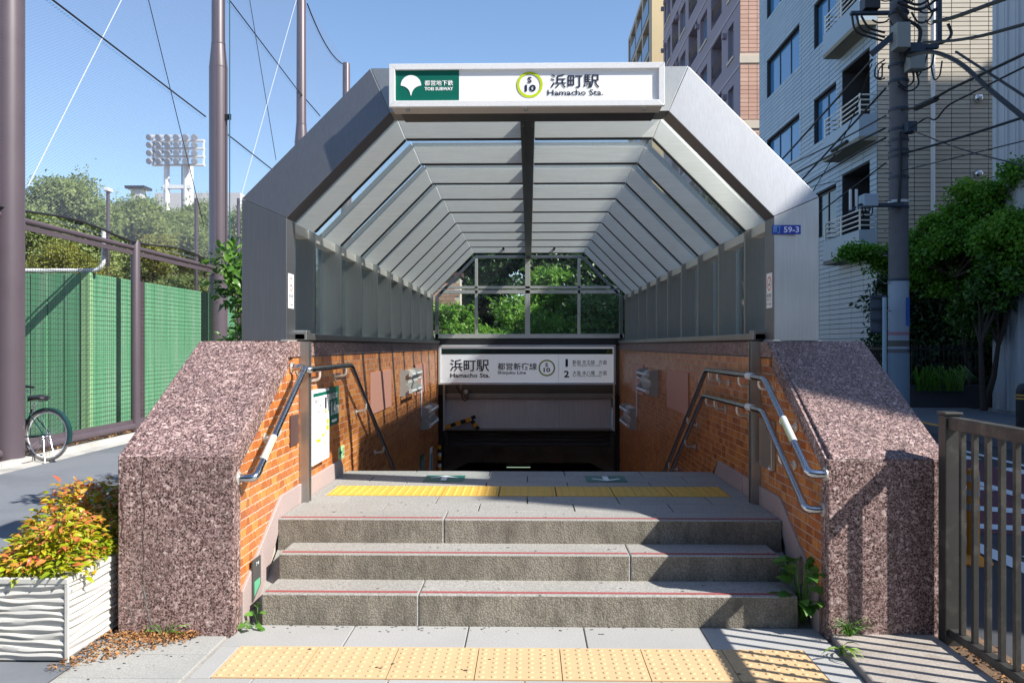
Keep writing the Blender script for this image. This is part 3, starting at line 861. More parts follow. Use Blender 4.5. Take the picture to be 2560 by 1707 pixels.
# hazard tape wrapped over the shutter edge
HB = plain("hazard_black", (.012, .012, .012), .5); HO = plain("hazard_orange", (.72, .33, .02), .5)
hz = thing("hazard_tape", "yellow and black hazard tape sagging over the shutter box edge", "tape", W(1140, 1065, 14.05))
def S6(x, y, Y=14.08): return W(1080 + x / 6.533, 960 + y / 6.533, Y)
def tape(pts, n, w, mats):
    a, b = S6(*pts[0]), S6(*pts[1])
    for k in range(n):
        p, q = a.lerp(b, k / n), a.lerp(b, (k + 1) / n)
        MB().beam(p, q, .012, w, up=(0, 1, 0) if False else (0, 0, 1)).build("tape_stripe", mats[k % 2], hz)
tape(((225, 705), (630, 570)), 5, .065, (HO, HB)); tape(((640, 555), (710, 530)), 1, .06, (HB, HO)); tape(((650, 590), (760, 740)), 3, .065, (HB, HO))
q = [S6(290, 735, 14.1), S6(620, 605, 14.1), S6(720, 735, 14.1)]
MB().prism([(p.x, p.z) for p in q], 'y', 14.1, 14.105).build("plastic_sheet", plain("grey_plastic_sheet", (.25, .25, .27), .35), hz)
hp = thing("hazard_post", "taped yellow black and white pole at the left foot of the shutter", "post", W(1098, 1175, 14.0))
a, b = S6(120, 1000, 13.98), S6(124, 1410, 13.98)
for k in range(7): MB().tube([a.lerp(b, k / 7), a.lerp(b, (k + 1) / 7)], .03, 8).build("tape_band", (HO, HB, WPRINT)[k % 3], hp, smooth=True)
cc = thing("security_camera", "small dark camera on a drooping cable under the direction sign", "camera", S6(550, 180, 14.0))
MB().lathe([(.03, -.06), (.045, -.02), (.045, .03), (.03, .06)], S6(555, 150, 14.05), 12).build("camera_head", STEELD, cc, smooth=True)
MB().tube([S6(395, 20, 14.05), S6(430, 110, 14.05), S6(480, 160, 14.05), S6(500, 250, 14.05), S6(540, 280, 14.05), S6(590, 230, 14.05), S6(560, 180, 14.05)], .01, 6).build("cable", BLACKM, cc, smooth=True)
MB().tube([S6(475, 10, 14.05), S6(475, 100, 14.05)], .012, 6).build("bracket", STEELD, cc)

# ------------------------------------------------------------------ foliage helpers
def unit(a):
    return a / np.maximum(np.linalg.norm(a, axis=-1, keepdims=True), 1e-9)
def leaf_arrays(P, A, Nn, size, wid=.5, fine=False, fold=.18, droop=.25):
    """leaf-shaped folded faces: base P, axis A, normal Nn"""
    n = len(P)
    A = unit(A); S = unit(np.cross(A, Nn)); Nn = np.cross(S, A)
    size = np.asarray(size).reshape(-1, 1)
    if not fine:
        v = np.stack([P, P + size * (.45 * A - wid / 2 * S + fold * .5 * Nn), P + size * (A - droop * Nn), P + size * (.45 * A + wid / 2 * S + fold * .5 * Nn)], 1)
        f = np.array([[0, 1, 2], [0, 2, 3]])
    else:
        rows = [P]
        for t, w, dz in ((.3, .42, .05), (.62, .36, .0), (.85, .17, -.12)):
            c = P + size * (t * A + (dz * droop * 2) * Nn)
            rows += [c - size * wid * w * S + size * fold * w * Nn, c, c + size * wid * w * S + size * fold * w * Nn]
        rows.append(P + size * (A - droop * .55 * Nn))
        v = np.stack(rows, 1)
        f = [[0, 1, 2], [0, 2, 3]]
        for k in (1, 4):
            f += [[k, k + 3, k + 4], [k, k + 4, k + 1], [k + 1, k + 4, k + 5], [k + 1, k + 5, k + 2]]
        f += [[7, 10, 8], [8, 10, 9]]
        f = np.array(f)
    nv = v.shape[1]
    F = (f[None] + (np.arange(n) * nv)[:, None, None]).reshape(-1, 3)
    return v.reshape(-1, 3), F
def np_mesh(name, V, F, mat):
    me = bpy.data.meshes.new(name)
    me.vertices.add(len(V)); me.vertices.foreach_set("co", np.asarray(V, np.float32).ravel())
    me.loops.add(len(F) * 3); me.loops.foreach_set("vertex_index", np.asarray(F, np.int32).ravel())
    me.polygons.add(len(F)); me.polygons.foreach_set("loop_start", np.arange(0, len(F) * 3, 3, dtype=np.int32))
    me.materials.append(mat)
    me.update(calc_edges=True)
    return me
def rsphere(n):
    return unit(RNG.normal(size=(n, 3)))
def clump_leaves(clumps, per, size, up=.3, outc=None):
    """clumps: (k,4) centre+radius -> leaf P,A,N,size"""
    k = len(clumps)
    C = np.repeat(clumps[:, :3], per, 0); Rr = np.repeat(clumps[:, 3], per)
    d = rsphere(k * per)
    rad = Rr * RNG.random(k * per) ** .4
    P = C + d * rad[:, None] * np.array([1, 1, .75])
    out = d if outc is None else unit(d + .8 * unit(C - outc))
    A = unit(out * .6 + rsphere(k * per) * .9 + np.array([0, 0, -.15]))
    Nn = unit(out * .7 + np.array([0, 0, up]) + rsphere(k * per) * .45)
    s = size * (.6 + .8 * RNG.random(k * per))
    return P, A, Nn, s
def ell_clumps(c, r, n, rc, inner=.55):
    d = rsphere(n)
    d[:, 2] = np.where(d[:, 2] < -.55, -d[:, 2], d[:, 2])
    t = inner + (1 - inner) * RNG.random((n, 1)) ** .6
    P = np.array(c) + d * np.array(r) * t
    return np.hstack([P, (rc * (.6 + .8 * RNG.random(n)))[:, None]])
def tree(name, label, base, trunk_h, ells, mat, nclump, per, size, rc, trunk_r=.14, group=None, cat="tree", seed=0, wid=.6, trunks=1):
    t = thing(name, label, cat, base, group)
    base = Vector(base); rg = random.Random(seed)
    if name == "park_tree": size, per = size * .55, int(per * 2.3)
    if name == "ginkgo_tree": size, per = size * .8, int(per * 1.5)
    vols = np.array([e[1][0] * e[1][1] * e[1][2] for e in ells]) ** .67; vols = vols / vols.sum()
    cl = np.vstack([ell_clumps(e[0], e[1], max(3, int(nclump * v)), rc) for e, v in zip(ells, vols)])
    cen = np.mean([e[0] for e in ells], 0)
    P, A, Nn, s = clump_leaves(cl, per, size, outc=cen)
    k_ = RNG.random(len(P)) < .14
    P[k_] += rsphere(int(k_.sum())) * (rc * 1.1 * RNG.random((int(k_.sum()), 1))) * np.array([1, 1, .6])
    nt2 = max(6, nclump // 5)                       # sprays that stick out of the crown
    i_ = RNG.integers(0, len(cl), nt2); o_d = unit(cl[i_, :3] - cen + RNG.normal(size=(nt2, 3)) * .4); o_d[:, 2] = o_d[:, 2] * .6 + .12
    m_ = 26; tt = RNG.random((nt2, m_, 1))
    SP = (cl[i_, None, :3] + o_d[:, None, :] * (tt * rc * 2.6) + RNG.normal(size=(nt2, m_, 3)) * rc * .12).reshape(-1, 3)
    P = np.vstack([P, SP]); A = np.vstack([A, unit(np.repeat(o_d, m_, 0) + RNG.normal(size=SP.shape) * .7)]); Nn = np.vstack([Nn, unit(RNG.normal(size=SP.shape) * .6 + np.array([0, 0, 1]))]); s = np.concatenate([s, size * (.6 + .7 * RNG.random(len(SP)))])
    V, F = leaf_arrays(P, A, Nn, s, wid)
    V = V - np.array(base)
    put("crown", np_mesh("crown", V, F, mat), t)
    mb = MB()
    for q in range(trunks):
        b = base + Vector((rg.uniform(-.3, .3) * (trunks > 1), rg.uniform(-.3, .3) * (trunks > 1), -.1))
        top = Vector((cen[0] + rg.uniform(-.3, .3), cen[1], base.z + trunk_h))
        mid = b.lerp(top, .5) + Vector((rg.uniform(-.2, .2), rg.uniform(-.2, .2), 0)) * trunk_r * 5
        mb.tube([b, mid, top], [trunk_r * 1.25, trunk_r, trunk_r * .7], 8)
        for e in ells:
            for z_ in range(2):
                ec = Vector(e[0]) + Vector((rg.uniform(-.5, .5) * e[1][0], rg.uniform(-.5, .5) * e[1][1], rg.uniform(-.2, .6) * e[1][2]))
                mb.tube([top - Vector((0, 0, .1)), top.lerp(ec, .5) + Vector((0, 0, .15)), ec], [trunk_r * .6, trunk_r * .4, trunk_r * .15], 6)
    mb.build("trunk", BARK, t, smooth=True)
    return t

def fillet(pts, r, n=6):
    pts = [Vector(p) for p in pts]; out = [pts[0]]
    for i in range(1, len(pts) - 1):
        a, b, c = pts[i - 1], pts[i], pts[i + 1]
        d1, d2 = (a - b), (c - b); l = min(r, d1.length * .49, d2.length * .49)
        p, q = b + d1.normalized() * l, b + d2.normalized() * l
        out += [p.lerp(b, t).lerp(b.lerp(q, t), t) for t in [k / n for k in range(n + 1)]]
    out.append(pts[-1])
    return out

# ------------------------------------------------------------------ handrails
RW = .0195
SLEEVE = plain("label_sleeve_film", (.5, .52, .5), .35)
def rail(label, pts, r=RW, ends=(1, 1), sx=-1, brackets=(), sticker=None):
    """pts (y,z) on the rail plane; returns to the wall at marked ends"""
    xr, xw = sx * 1.437, sx * 1.524
    P = [Vector((xr, y, z)) for y, z in pts]
    t = thing("handrail", label, "handrail", (sx * 1.48, pts[0][0], pts[0][1]), "stairwell handrails")
    MB().tube(fillet(P, .05, 5), r, 14).build("rail_tube", STEELP, t, smooth=True)
    for e_, p, q in ((ends[0], P[0], P[1]), (ends[1], P[-1], P[-2])):
        if not e_: continue
        d = (p - q).normalized()
        path = fillet([p - d * .03, p + d * .045, p + d * .045 + Vector((xw - xr, 0, 0))], .04, 6)
        MB().tube(path, r + .0025, 14).build("end_return", STEELP, t, smooth=True)
        c = p + d * .045
        MB().tube([Vector((xw - sx * .006, c.y, c.z)), Vector((xw + sx * .001, c.y, c.z))], .036, 16).build("wall_flange", STEELC, t, smooth=True)
    for y, z in brackets:
        path = fillet([(xr, y, z - .015), (xr, y, z - .075), (xw, y, z - .085)], .04, 6)
        MB().tube(path, .0095, 8).build("bracket", STEELC, t, smooth=True)
        MB().tube([(xw - sx * .006, y, z - .085), (xw + sx * .001, y, z - .085)], .03, 14).build("wall_flange", STEELC, t, smooth=True)
    if sticker:
        a, b = P[sticker[0]], P[sticker[1]]
        p, q = a.lerp(b, sticker[2]), a.lerp(b, sticker[3])
        MB().tube([p, q], r + .0012, 14, cap=False).build("label_sleeve", SLEEVE, t, smooth=True)
        d = (q - p).normalized(); nrm = Vector((-sx, -.35, .35)); nrm = (nrm - d * nrm.dot(d)).normalized(); sd = d.cross(nrm)
        U, V = (d, sd) if sx > 0 else (-d, -sd)
        L = (q - p).length
        MB().obox((p + q) / 2 + nrm * (r + .001), d * L * .45, sd * .002, nrm * .001).build("label_band", LIME, t)
        O = (p + q) / 2 + nrm * (r + .0014) - V * .013
        text("TOEI SUBWAY 浜町駅", (-L * .3, -.0045, L * .3, .0045), O, U, V, NAVY, t)
rail("steel handrail with a white label sleeve on the left front slope", [(4.4, .825), (5.30, 1.336)], sx=-1, brackets=((4.8, 1.05),), sticker=(0, 1, .1, .31))
rail("dark handrail running down the left wall past the poster", [(5.52, 1.34), (6.74, 1.34), (13.4, 1.34 - .545 * 6.66)], sx=-1, ends=(1, 0), brackets=((5.72, 1.34), (6.55, 1.34), (7.35, 1.0), (8.25, .52), (9.3, -.06)))
rail("upper steel handrail with a label sleeve on the right front slope", [(4.36, .862), (5.125, 1.293), (5.41, 1.297)], sx=1, ends=(1, 0), brackets=((4.8, 1.12), (5.25, 1.305)), sticker=(0, 1, .26, .52))
rail("lower steel handrail on the right front slope", [(4.4, .672), (5.16, 1.095), (5.43, 1.095)], sx=1, ends=(1, 0), brackets=((4.82, .9),))
rail("upper handrail running down the shaded right wall", [(5.47, 1.3), (6.8, 1.3), (13.4, 1.3 - .548 * 6.6)], sx=1, ends=(0, 0), brackets=((5.75, 1.3), (6.4, 1.3), (6.7, 1.3), (7.6, .86), (8.6, .31)))
rail("lower handrail running down the shaded right wall", [(5.5, 1.095), (6.9, 1.088), (13.4, 1.088 - .548 * 6.5)], sx=1, ends=(0, 0), brackets=((5.8, 1.095), (6.5, 1.09), (6.8, 1.09), (7.7, .65)))
for z, nm in ((1.3, "upper"), (1.098, "lower")):
    o = MB().tube([(1.437, 5.4, z), (1.437, 5.52, z)], .023, 14).build("rail_joint", ALU, None, smooth=True)
    tag(o, f"bright steel sleeve joining the {nm} handrail at the right guide channel", "rail joint", "handrail joints")

# ------------------------------------------------------------------ things on the stairwell walls
def wallbox(sx, y0, y1, z0, z1, d, m, nm, parent=None, bev=0, x_=1.5272):
    return sgn_box(MB(), sx, x_ - d, x_, y0, y1, z0, z1).build(nm, m, parent, bevel=bev)
pf = thing("poster_case", "white framed station map poster on the left tiled wall", "poster", (-1.5, 5.9, .68))
XF = -1.462
wallbox(-1, 5.64, 6.13, .676, 1.186, .058, ALU, "case", pf, .003)
MB().box(XF - .006, XF - .003 + .0, 5.66, 6.115, .695, 1.168).build("paper", WHITEP, pf) if False else MB().box(-1.472, -1.4665, 5.66, 6.115, .693, 1.169).build("paper", WHITEP, pf)
def posterbox(y0, y1, z0, z1, m, nm): MB().box(-1.4665, -1.4655, y0, y1, z0, z1).build(nm, m, pf)
posterbox(5.66, 6.115, 1.145, 1.169, GREEN, "header_band")
posterbox(5.985, 6.035, 1.045, 1.125, NAVY, "pictogram_block"); posterbox(5.99, 6.035, 1.01, 1.04, TACTB, "yellow_mark")
posterbox(5.76, 5.86, .825, .845, LIME, "map_block"); posterbox(5.745, 5.757, .825, .91, LIME, "map_block"); posterbox(5.89, 5.98, .855, .87, LIME, "map_block")
posterbox(6.04, 6.1, .93, .965, LIME, "map_block"); posterbox(6.03, 6.1, .885, .92, LIME, "map_block"); posterbox(6.0, 6.03, .72, .86, plain("pale_green_print", (.5, .72, .3), .5), "map_block")
posterbox(5.95, 5.975, .795, .815, TACTB, "yellow_mark"); posterbox(6.0, 6.012, .86, .885, NAVY, "map_block")
PL = ((-1.4655, 0, 0), (0, 1, 0), (0, 0, 1))
for body, bx in (("都営交通のご案内", (5.69, 1.1, 5.83, 1.122)), ("バリアフリーのご案内", (5.69, 1.068, 5.88, 1.088)), ("Station guide map", (5.69, 1.047, 5.84, 1.058)), ("For more information", (5.69, 1.03, 5.86, 1.041)),
                 ("出口", (5.81, .87, 5.83, .885)), ("浜町駅", (5.9, .84, 5.95, .852)), ("A1 A2", (5.91, .745, 5.96, .757)), ("公園", (6.0, .9, 6.02, .912))):
    text(body, bx, *PL, NAVY, pf, lift=.001)
gs = thing("altitude_sign", "green sign reading 1.4m half hidden behind the poster case", "sign", (-1.52, 6.4, .9))
wallbox(-1, 6.135, 6.66, .885, 1.178, .008, GREEN, "plate", gs)
PG = ((-1.5192, 0, 0), (0, 1, 0), (0, 0, 1))
for body, bx, bo in (("この出入口は", (6.18, 1.085, 6.6, 1.135), .02), ("海抜", (6.2, .995, 6.36, 1.06), .02), ("1.4m", (6.4, .96, 6.64, 1.065), .03), ("SEA LEVEL", (6.2, .965, 6.36, .975), .01)):
    text(body, bx, *PG, WPRINT, gs, bold=bo)
MB().box(-1.519, -1.518, 6.42, 6.58, .905, .925).build("white_strip", WPRINT, gs)
ex = thing("exit_sticker", "small pale green exit sticker with an arrow above the left skirting", "sign", (-1.52, 6.77, .6))
wallbox(-1, 6.67, 6.88, .578, .68, .004, plain("pale_green_sticker", (.45, .62, .3), .5), "plate", ex)
MB().add([(-1.5222, 6.69 + a, .63 + b) for a, b in ((0, 0), (.05, .035), (.05, .01), (.1, .01), (.1, -.01), (.05, -.01), (.05, -.035))], [(0, 1, 2, 3, 4, 5, 6)][::-1]).build("arrow", GREEN, ex)
text("出口", (6.81, .595, 6.87, .665), (-1.5232, 0, 0), (0, 1, 0), (0, 0, 1), GREEN, ex)
o = wallbox(-1, 5.305, 5.475, .855, 1.05, .014, BROWNP, "access_plate", None, .003); tag(o, "brown access plate on the left tiled wall beside the guide channel", "plate")
for sx, w in ((-1, "sunlit left"), (1, "shaded right")):
    for y0, y1, nm in ((8.0, 9.2, "nearer"), (11.1, 12.3, "farther")):
        o = wallbox(sx, y0, y1, .828, 1.236, .012, PINKP, "blank_panel", None, .003); tag(o, f"{nm} plain pink blanking panel on the {w} wall", "panel", "blanking panels")
bx = thing("meter_box", "flat stainless cover box behind the right handrails", "box", (1.5, 5.35, .9))
wallbox(1, 5.2, 5.47, .72, 1.03, .03, STEELD, "cover", bx, .004)
for y, z in ((5.23, .75), (5.23, 1.0), (5.44, .75), (5.44, 1.0)): MB().tube([(1.4962, y, z), (1.494, y, z)], .006, 8).build("screw", STEELC, bx)
wallbox(1, 5.21, 5.26, .725, .738, .0325, WPRINT, "sticker", bx)
sp = thing("height_plate", "dark plate with a green patch low on the left skirting by the first step", "plate", (-1.51, 4.6, .2))
sgn_prism(MB(), -1, [(4.53, .10), (4.53, .325), (4.66, .325), (4.66, .165)], 1.503, 1.5115).build("plate", plain("dark_grey_plate", (.07, .07, .068), .5), sp)
sgn_prism(MB(), -1, [(4.55, .125), (4.55, .205), (4.645, .205), (4.645, .17)], 1.5015, 1.5028).build("green_patch", plain("mint_print", (.12, .42, .24), .5), sp)
text("74", (4.575, .285, 4.625, .305), (-1.503, 0, 0), (0, 1, 0), (0, 0, 1), WPRINT, sp)
TUBEW = plain("unlit_fluorescent_tube", (.8, .8, .78), .3, var=.02)
for sx, w in ((-1, "left"), (1, "right")):
    for yc, zc, nm in ((10.35, 1.05, "upper"), (12.3, .46, "lower")):
        t = thing("wall_light", f"{nm} unlit twin tube light on the {w} stairwell wall", "light", (sx * 1.45, yc, zc), "twin tube wall lights")
        L = .46
        for q in (-1, 1):
            bp = [(1.5265, .16), (1.42, .15), (1.375, .105), (1.385, .07), (1.465, 0), (1.385, -.07), (1.375, -.105), (1.42, -.15), (1.5265, -.16)]
            MB().prism([(sx * u_, zc + v_) for u_, v_ in bp], 'y', yc + q * L - .01, yc + q * L + .01).build("end_plate", plain("aged_white_metal", (.45, .45, .43), .5) if "aged_white_metal" not in bpy.data.materials else bpy.data.materials["aged_white_metal"], t)
        prof = [(1.5265, zc - .14), (1.5265, zc + .14), (1.47, zc + .12), (1.43, zc), (1.47, zc - .12)]
        MB().prism([(sx * a, b) for a, b in prof], 'y', yc - L + .013, yc + L - .013).build("reflector", plain("aged_white_reflector", (.5, .49, .45), .5, var=.15, sc=12), t)
        for q in (-1, 1):
            MB().tube([(sx * 1.395, yc - L, zc + q * .1), (sx * 1.395, yc + L, zc + q * .1)], .017, 10).build("tube", TUBEW, t, smooth=True)
            for e_ in (-1, 1): MB().obox((sx * 1.4, yc + e_ * (L + .02), zc + q * .1), (.018, 0, 0), (0, .01, 0), (0, 0, .022)).build("tube_holder", WHITEPLAST, t)
    o = MB().tube(fillet([(sx * 1.515, 10.75, 1.05), (sx * 1.515, 11.75, 1.05), (sx * 1.515, 11.75, .5)], .03), .012, 8).build("conduit", WHITEPLAST, None, smooth=True)
    tag(o, f"white conduit linking the two tube lights on the {w} wall", "conduit", "light conduits")
for y, z, m, lab in ((11.9, -.55, GREEN, "green edged notice low on the left stairwell wall"), (13.0, -.6, WPRINT, "white edged notice low on the left wall nearest the shutter")):
    t = thing("wall_notice", lab, "notice", (-1.52, y, z))
    wallbox(-1, y - .15, y + .15, z - .35, z + .5, .01, m, "frame", t)
    sgn_box(MB(), -1, 1.5155, 1.5165, y - .12, y + .12, z - .3, z + .42).build("print", plain("notice_print_%d" % int(y), (.1, .3, .38), .5), t)

# no smoking signs and address plate on the portal columns
REDP = plain("red_print", (.75, .1, .06), .5)
for sx, lab in ((-1, "white no smoking sticker on the inner side of the left steel column"), (1, "white no smoking sticker on the inner side of the right steel column")):
    t = thing("no_smoking_sticker", lab, "sticker", (sx * 1.56, 5.47, 1.75))
    p, q = WX(716, 684, -1.5635) if sx < 0 else WX(1924, 674, 1.5635), None
    sgn_box(MB(), sx, 1.5625, 1.5642, 5.405, 5.53, 1.742, 1.968).build("plate", WPRINT, t)
    yc, zc, rr = 5.467, 1.9, .046
    n = 28; mb = MB(); xx = sx * 1.562
    mb.add([(xx, yc + r * math.cos(2 * math.pi * i / n), zc + r * math.sin(2 * math.pi * i / n)) for r in (rr, rr * .8) for i in range(n)], [(i, (i + 1) % n, n + (i + 1) % n, n + i) for i in range(n)])
    s2 = .707 * rr * .85
    mb.add([(xx - sx * .0003, yc - s2 - .003, zc + s2), (xx - sx * .0003, yc - s2 + .005, zc + s2), (xx - sx * .0003, yc + s2 + .003, zc - s2), (xx - sx * .0003, yc + s2 - .005, zc - s2)], [(0, 1, 2, 3)])
    mb.build("prohibition_ring", REDP, t)
    MB().add([(xx - sx * .0002, yc + a, zc + b) for a, b in ((-.025, -.012), (.02, -.012), (.02, -.004), (-.025, -.004))], [(0, 1, 2, 3)]).build("cigarette", NAVY, t)
    U = (0, 1, 0) if sx < 0 else (0, -1, 0)
    k = 1 if sx < 0 else -1
    for body, z0, z1 in (("構内禁煙", 1.81, 1.835), ("禁煙にご協力ください", 1.79, 1.803), ("No Smoking", 1.757, 1.776)):
        a, b = sorted((k * 5.42, k * 5.515))
        text(body, (a, z0, b, z1), (sx * 1.5622, 0, 0), U, (0, 0, 1), NAVY, t, lift=.0005)
ad = thing("address_plate", "small blue address plate on the right steel column", "sign", W(1965, 575, 5.36))
def S3(x, y): return W(1900 + x / 6.536, 540 + y / 6.536, 5.367)
a, b = S3(197, 302), S3(665, 148)
MB().box(a.x, b.x, 5.3635, 5.3695, a.z, b.z).build("plate", plain("blue_enamel", (.01, .04, .32), .4), ad, bevel=.001)
for body, q in (("町", (215, 165, 340, 285)), ("59-3", (385, 175, 635, 275))):
    a, b = S3(q[0], q[3]), S3(q[2], q[1])
    text(body, (a.x, a.z, b.x, b.z), (0, 5.3635, 0), (1, 0, 0), (0, 0, 1), plain("faded_print_" + str(len(body)), (.1, .26, .6) if len(body) == 1 else (.55, .6, .85), .5), ad, bold=.02)

# ------------------------------------------------------------------ bronze railing on the right
fn = thing("railing", "bronze steel bar railing standing on the right edge of the apron", "railing", (2.1, 3, 0))
MB().box(2.062, 2.142, 4.18, 4.255, .0, 1.152).build("post", RAILB, fn, bevel=.004)
MB().box(2.057, 2.147, 4.174, 4.261, 1.154, 1.168).build("post_cap", RAILB, fn, bevel=.003)
MB().box(2.072, 2.128, .6, 4.178, 1.085, 1.146).build("top_rail", RAILB, fn, bevel=.004)
MB().box(2.076, 2.124, .6, 4.178, .06, .1).build("bottom_rail", RAILB, fn, bevel=.003)
bm_ = MB().box(-.0125, .0125, -.0125, .0125, 0, .985).mesh("bar", RAILB, bevel=.002, seg=1)
for k in range(28): put("bar", bm_, fn, (2.1, 4.092 - .1128 * k, .1))
MB().box(2.062, 2.142, .54, .615, 0, 1.152).build("post", RAILB, fn, bevel=.004)

dl = thing("delineator_post", "orange flexible delineator post with reflective bands on the road", "post", WZ(2433, 1405))
c = WZ(2433, 1405)
OR = plain("orange_plastic", (.62, .22, .01), .5, var=.1)
MB().lathe([(.125, 0), (.12, .012), (.06, .04), (.044, .055)], c, 20).build("base", OR, dl, smooth=True)
MB().lathe([(.042, .05), (.04, .62), (.036, .64), (.02, .65)], c, 18).build("tube", OR, dl, smooth=True)
for z in (.36, .46, .56): MB().lathe([(.0425, z), (.0423, z + .045)], c, 18).build("reflector_band", plain("grey_reflector", (.3, .3, .32), .4), dl, smooth=True)
c = Vector((7.45, 12.75, .13))
bo = thing("bollard", "black dome topped bollard with two yellow bands on the far pavement", "bollard", c)
MB().lathe([(.1, 0), (.1, .66), (.092, .72), (.065, .775), (.02, .8)], c, 20).build("body", BLACKM, bo, smooth=True)
for z in (.56, .61): MB().lathe([(.102, z), (.102, z + .022)], c, 20).build("band", TACTB, bo, smooth=True)

# ------------------------------------------------------------------ planter with nandina
pl = thing("planter", "white rectangular planter with wavy ribbed sides", "planter", (-2.55, 4.35, 0))
PX0, PX1, PY0, PY1, PH = -2.64, -2.175, 3.9, 4.86, .4
MB().box(PX0 + .014, PX1 - .014, PY0 + .014, PY1 - .014, 0.01, PH - .03).build("box", PWHITE, pl)
mb = MB(); w = .045
for b in ((PX0, PX1, PY0, PY0 + w), (PX0, PX1, PY1 - w, PY1)): mb.box(*b, PH - .028, PH)
for b in ((PX0, PX0 + w, PY0 + w, PY1 - w), (PX1 - w, PX1, PY0 + w, PY1 - w)): mb.box(*b, PH - .028, PH)
mb.build("rim", PWHITE, pl, bevel=.004)
for x, y in ((PX0, PY0), (PX1, PY0), (PX0, PY1), (PX1, PY1)):
    MB().box(x - (.014 if x == PX1 else 0), x + (0 if x == PX1 else .014), y - (.014 if y == PY1 else 0), y + (0 if y == PY1 else .014), 0, PH - .028).build("corner_post", PWHITE, pl)
def wavy_rib(a, b, nrm, z, seed):
    rg = random.Random(seed); a, b, nrm = Vector(a), Vector(b), Vector(nrm); n = 22
    ph = [rg.uniform(0, 6.3) for _ in range(4)]
    vs = []; fs = []
    for i in range(n + 1):
        t = i / n; p = a.lerp(b, t)
        dz = .007 * math.sin(5 * t + ph[0]) + .004 * math.sin(11 * t + ph[1]); h = .013 + .004 * math.sin(7 * t + ph[2]); o_ = .0135 + .003 * math.sin(9 * t + ph[3])
        for q, w_ in ((-1, 0), (-.8, .55), (0, 1), (.75, .7), (1, 0)):
            vs.append(p + nrm * (o_ * w_ - .002) + Vector((0, 0, z + dz + h * q)))
    for i in range(n):
        for j in range(4): fs.append((i * 5 + j, (i + 1) * 5 + j, (i + 1) * 5 + j + 1, i * 5 + j + 1))
    m = MB(); m.add(vs, fs); return m
for k in range(11):
    z = .03 + .0328 * k
    wavy_rib((PX0 + .016, PY0 + .014, 0), (PX1 - .016, PY0 + .014, 0), (0, -1, 0), z, k).build("rib", PWHITE, pl, smooth=True)
    wavy_rib((PX1 - .014, PY0 + .016, 0), (PX1 - .014, PY1 - .016, 0), (1, 0, 0), z, k + 40).build("rib", PWHITE, pl, smooth=True)
    wavy_rib((PX0 + .014, PY0 + .016, 0), (PX0 + .014, PY1 - .016, 0), (-1, 0, 0), z, k + 80).build("rib", PWHITE, pl, smooth=True)
MB().box(PX0 + w, PX1 - w, PY0 + w, PY1 - w, .2, PH - .035).build("soil", EARTH, pl)
nd = thing("nandina_bush", "low yellow green bush with reddish tips growing in the white planter", "bush", (-2.5, 4.4, .36))
NL = 5600
u, v = RNG.random(NL), RNG.random(NL)
bx = -2.63 + u * .46; by = 3.92 + v * .95
hh = .13 + .27 * v ** .8 + .07 * np.sin(bx * 9) * np.cos(by * 7)
edge = np.minimum(np.minimum(u, 1 - u) / .16, np.minimum(v, 1 - v) / .14); hh = hh * np.clip(edge, .22, 1) ** .6
t_ = RNG.random(NL) ** .45
# leaflets grouped in threes around twig ends
P = np.stack([bx, by, PH - .03 + hh * t_], 1)
P += RNG.normal(size=P.shape) * .012
A = unit(np.stack([RNG.normal(size=NL), RNG.normal(size=NL), -.3 + .9 * RNG.random(NL)], 1) + .8 * np.stack([(u - .5) * 2, (v - .5) * 1.2, np.zeros(NL)], 1))
Nn = unit(np.stack([RNG.normal(size=NL) * .6, RNG.normal(size=NL) * .6 - .3, np.ones(NL)], 1))
sz = .022 + .04 * RNG.random(NL) ** 1.5
LF_NTIP = mk_leaf("nandina_tip_leaf", [(.48, .4, .02), (.55, .3, .04), (.55, .18, .05), (.5, .1, .06)], .3, .4, 6.0)
# reddish leaves sit on the upper shoots
tip = (t_ > .86) & (RNG.random(NL) < .6 + .4 * v)
score = -by + P[:, 2] * 1.2 + t_ * .6
order = np.argsort(-score)
ind = order[:300]; restm = np.ones(NL, bool); restm[ind] = False
for sel, m in ((restm & ~tip, LF_NAND), (restm & tip, LF_NTIP)):
    V, F = leaf_arrays(P[sel], A[sel], Nn[sel], sz[sel], .5, True, .12, .35)
    put("foliage", np_mesh("foliage", V - np.array(org(nd)), F, m), nd, kind="stuff")
V, F = leaf_arrays(np.zeros((1, 3)), np.array([[0, 1., 0]]), np.array([[0, 0, 1.]]), [1.0], .5, True, .12, .35)
lms = [np_mesh("leaf", V, F, LF_NAND), np_mesh("leaf", V, F, LF_NTIP)]
for i in ind:
    a_ = Vector(A[i]); n_ = Vector(Nn[i]); s_ = a_.cross(n_).normalized(); n_ = s_.cross(a_)
    M4 = Matrix(((s_.x, a_.x, n_.x, 0), (s_.y, a_.y, n_.y, 0), (s_.z, a_.z, n_.z, 0), (0, 0, 0, 1)))
    o = put("leaf", lms[1 if tip[i] else 0], nd)
    o.matrix_local = Matrix.Translation(Vector(P[i]) - org(nd)) @ M4 @ Matrix.Scale(float(sz[i]), 4)
mb = MB()
for k in range(60):
    x, y = random.uniform(-2.58, -2.24), random.uniform(3.98, 4.78)
    mb.tube([(x, y, .35), (x + random.uniform(-.03, .03), y + random.uniform(-.03, .03), .36 + .25 * random.random() * (y - 3.7))], .003, 4)
mb.build("stems", BARK, nd, kind="stuff")

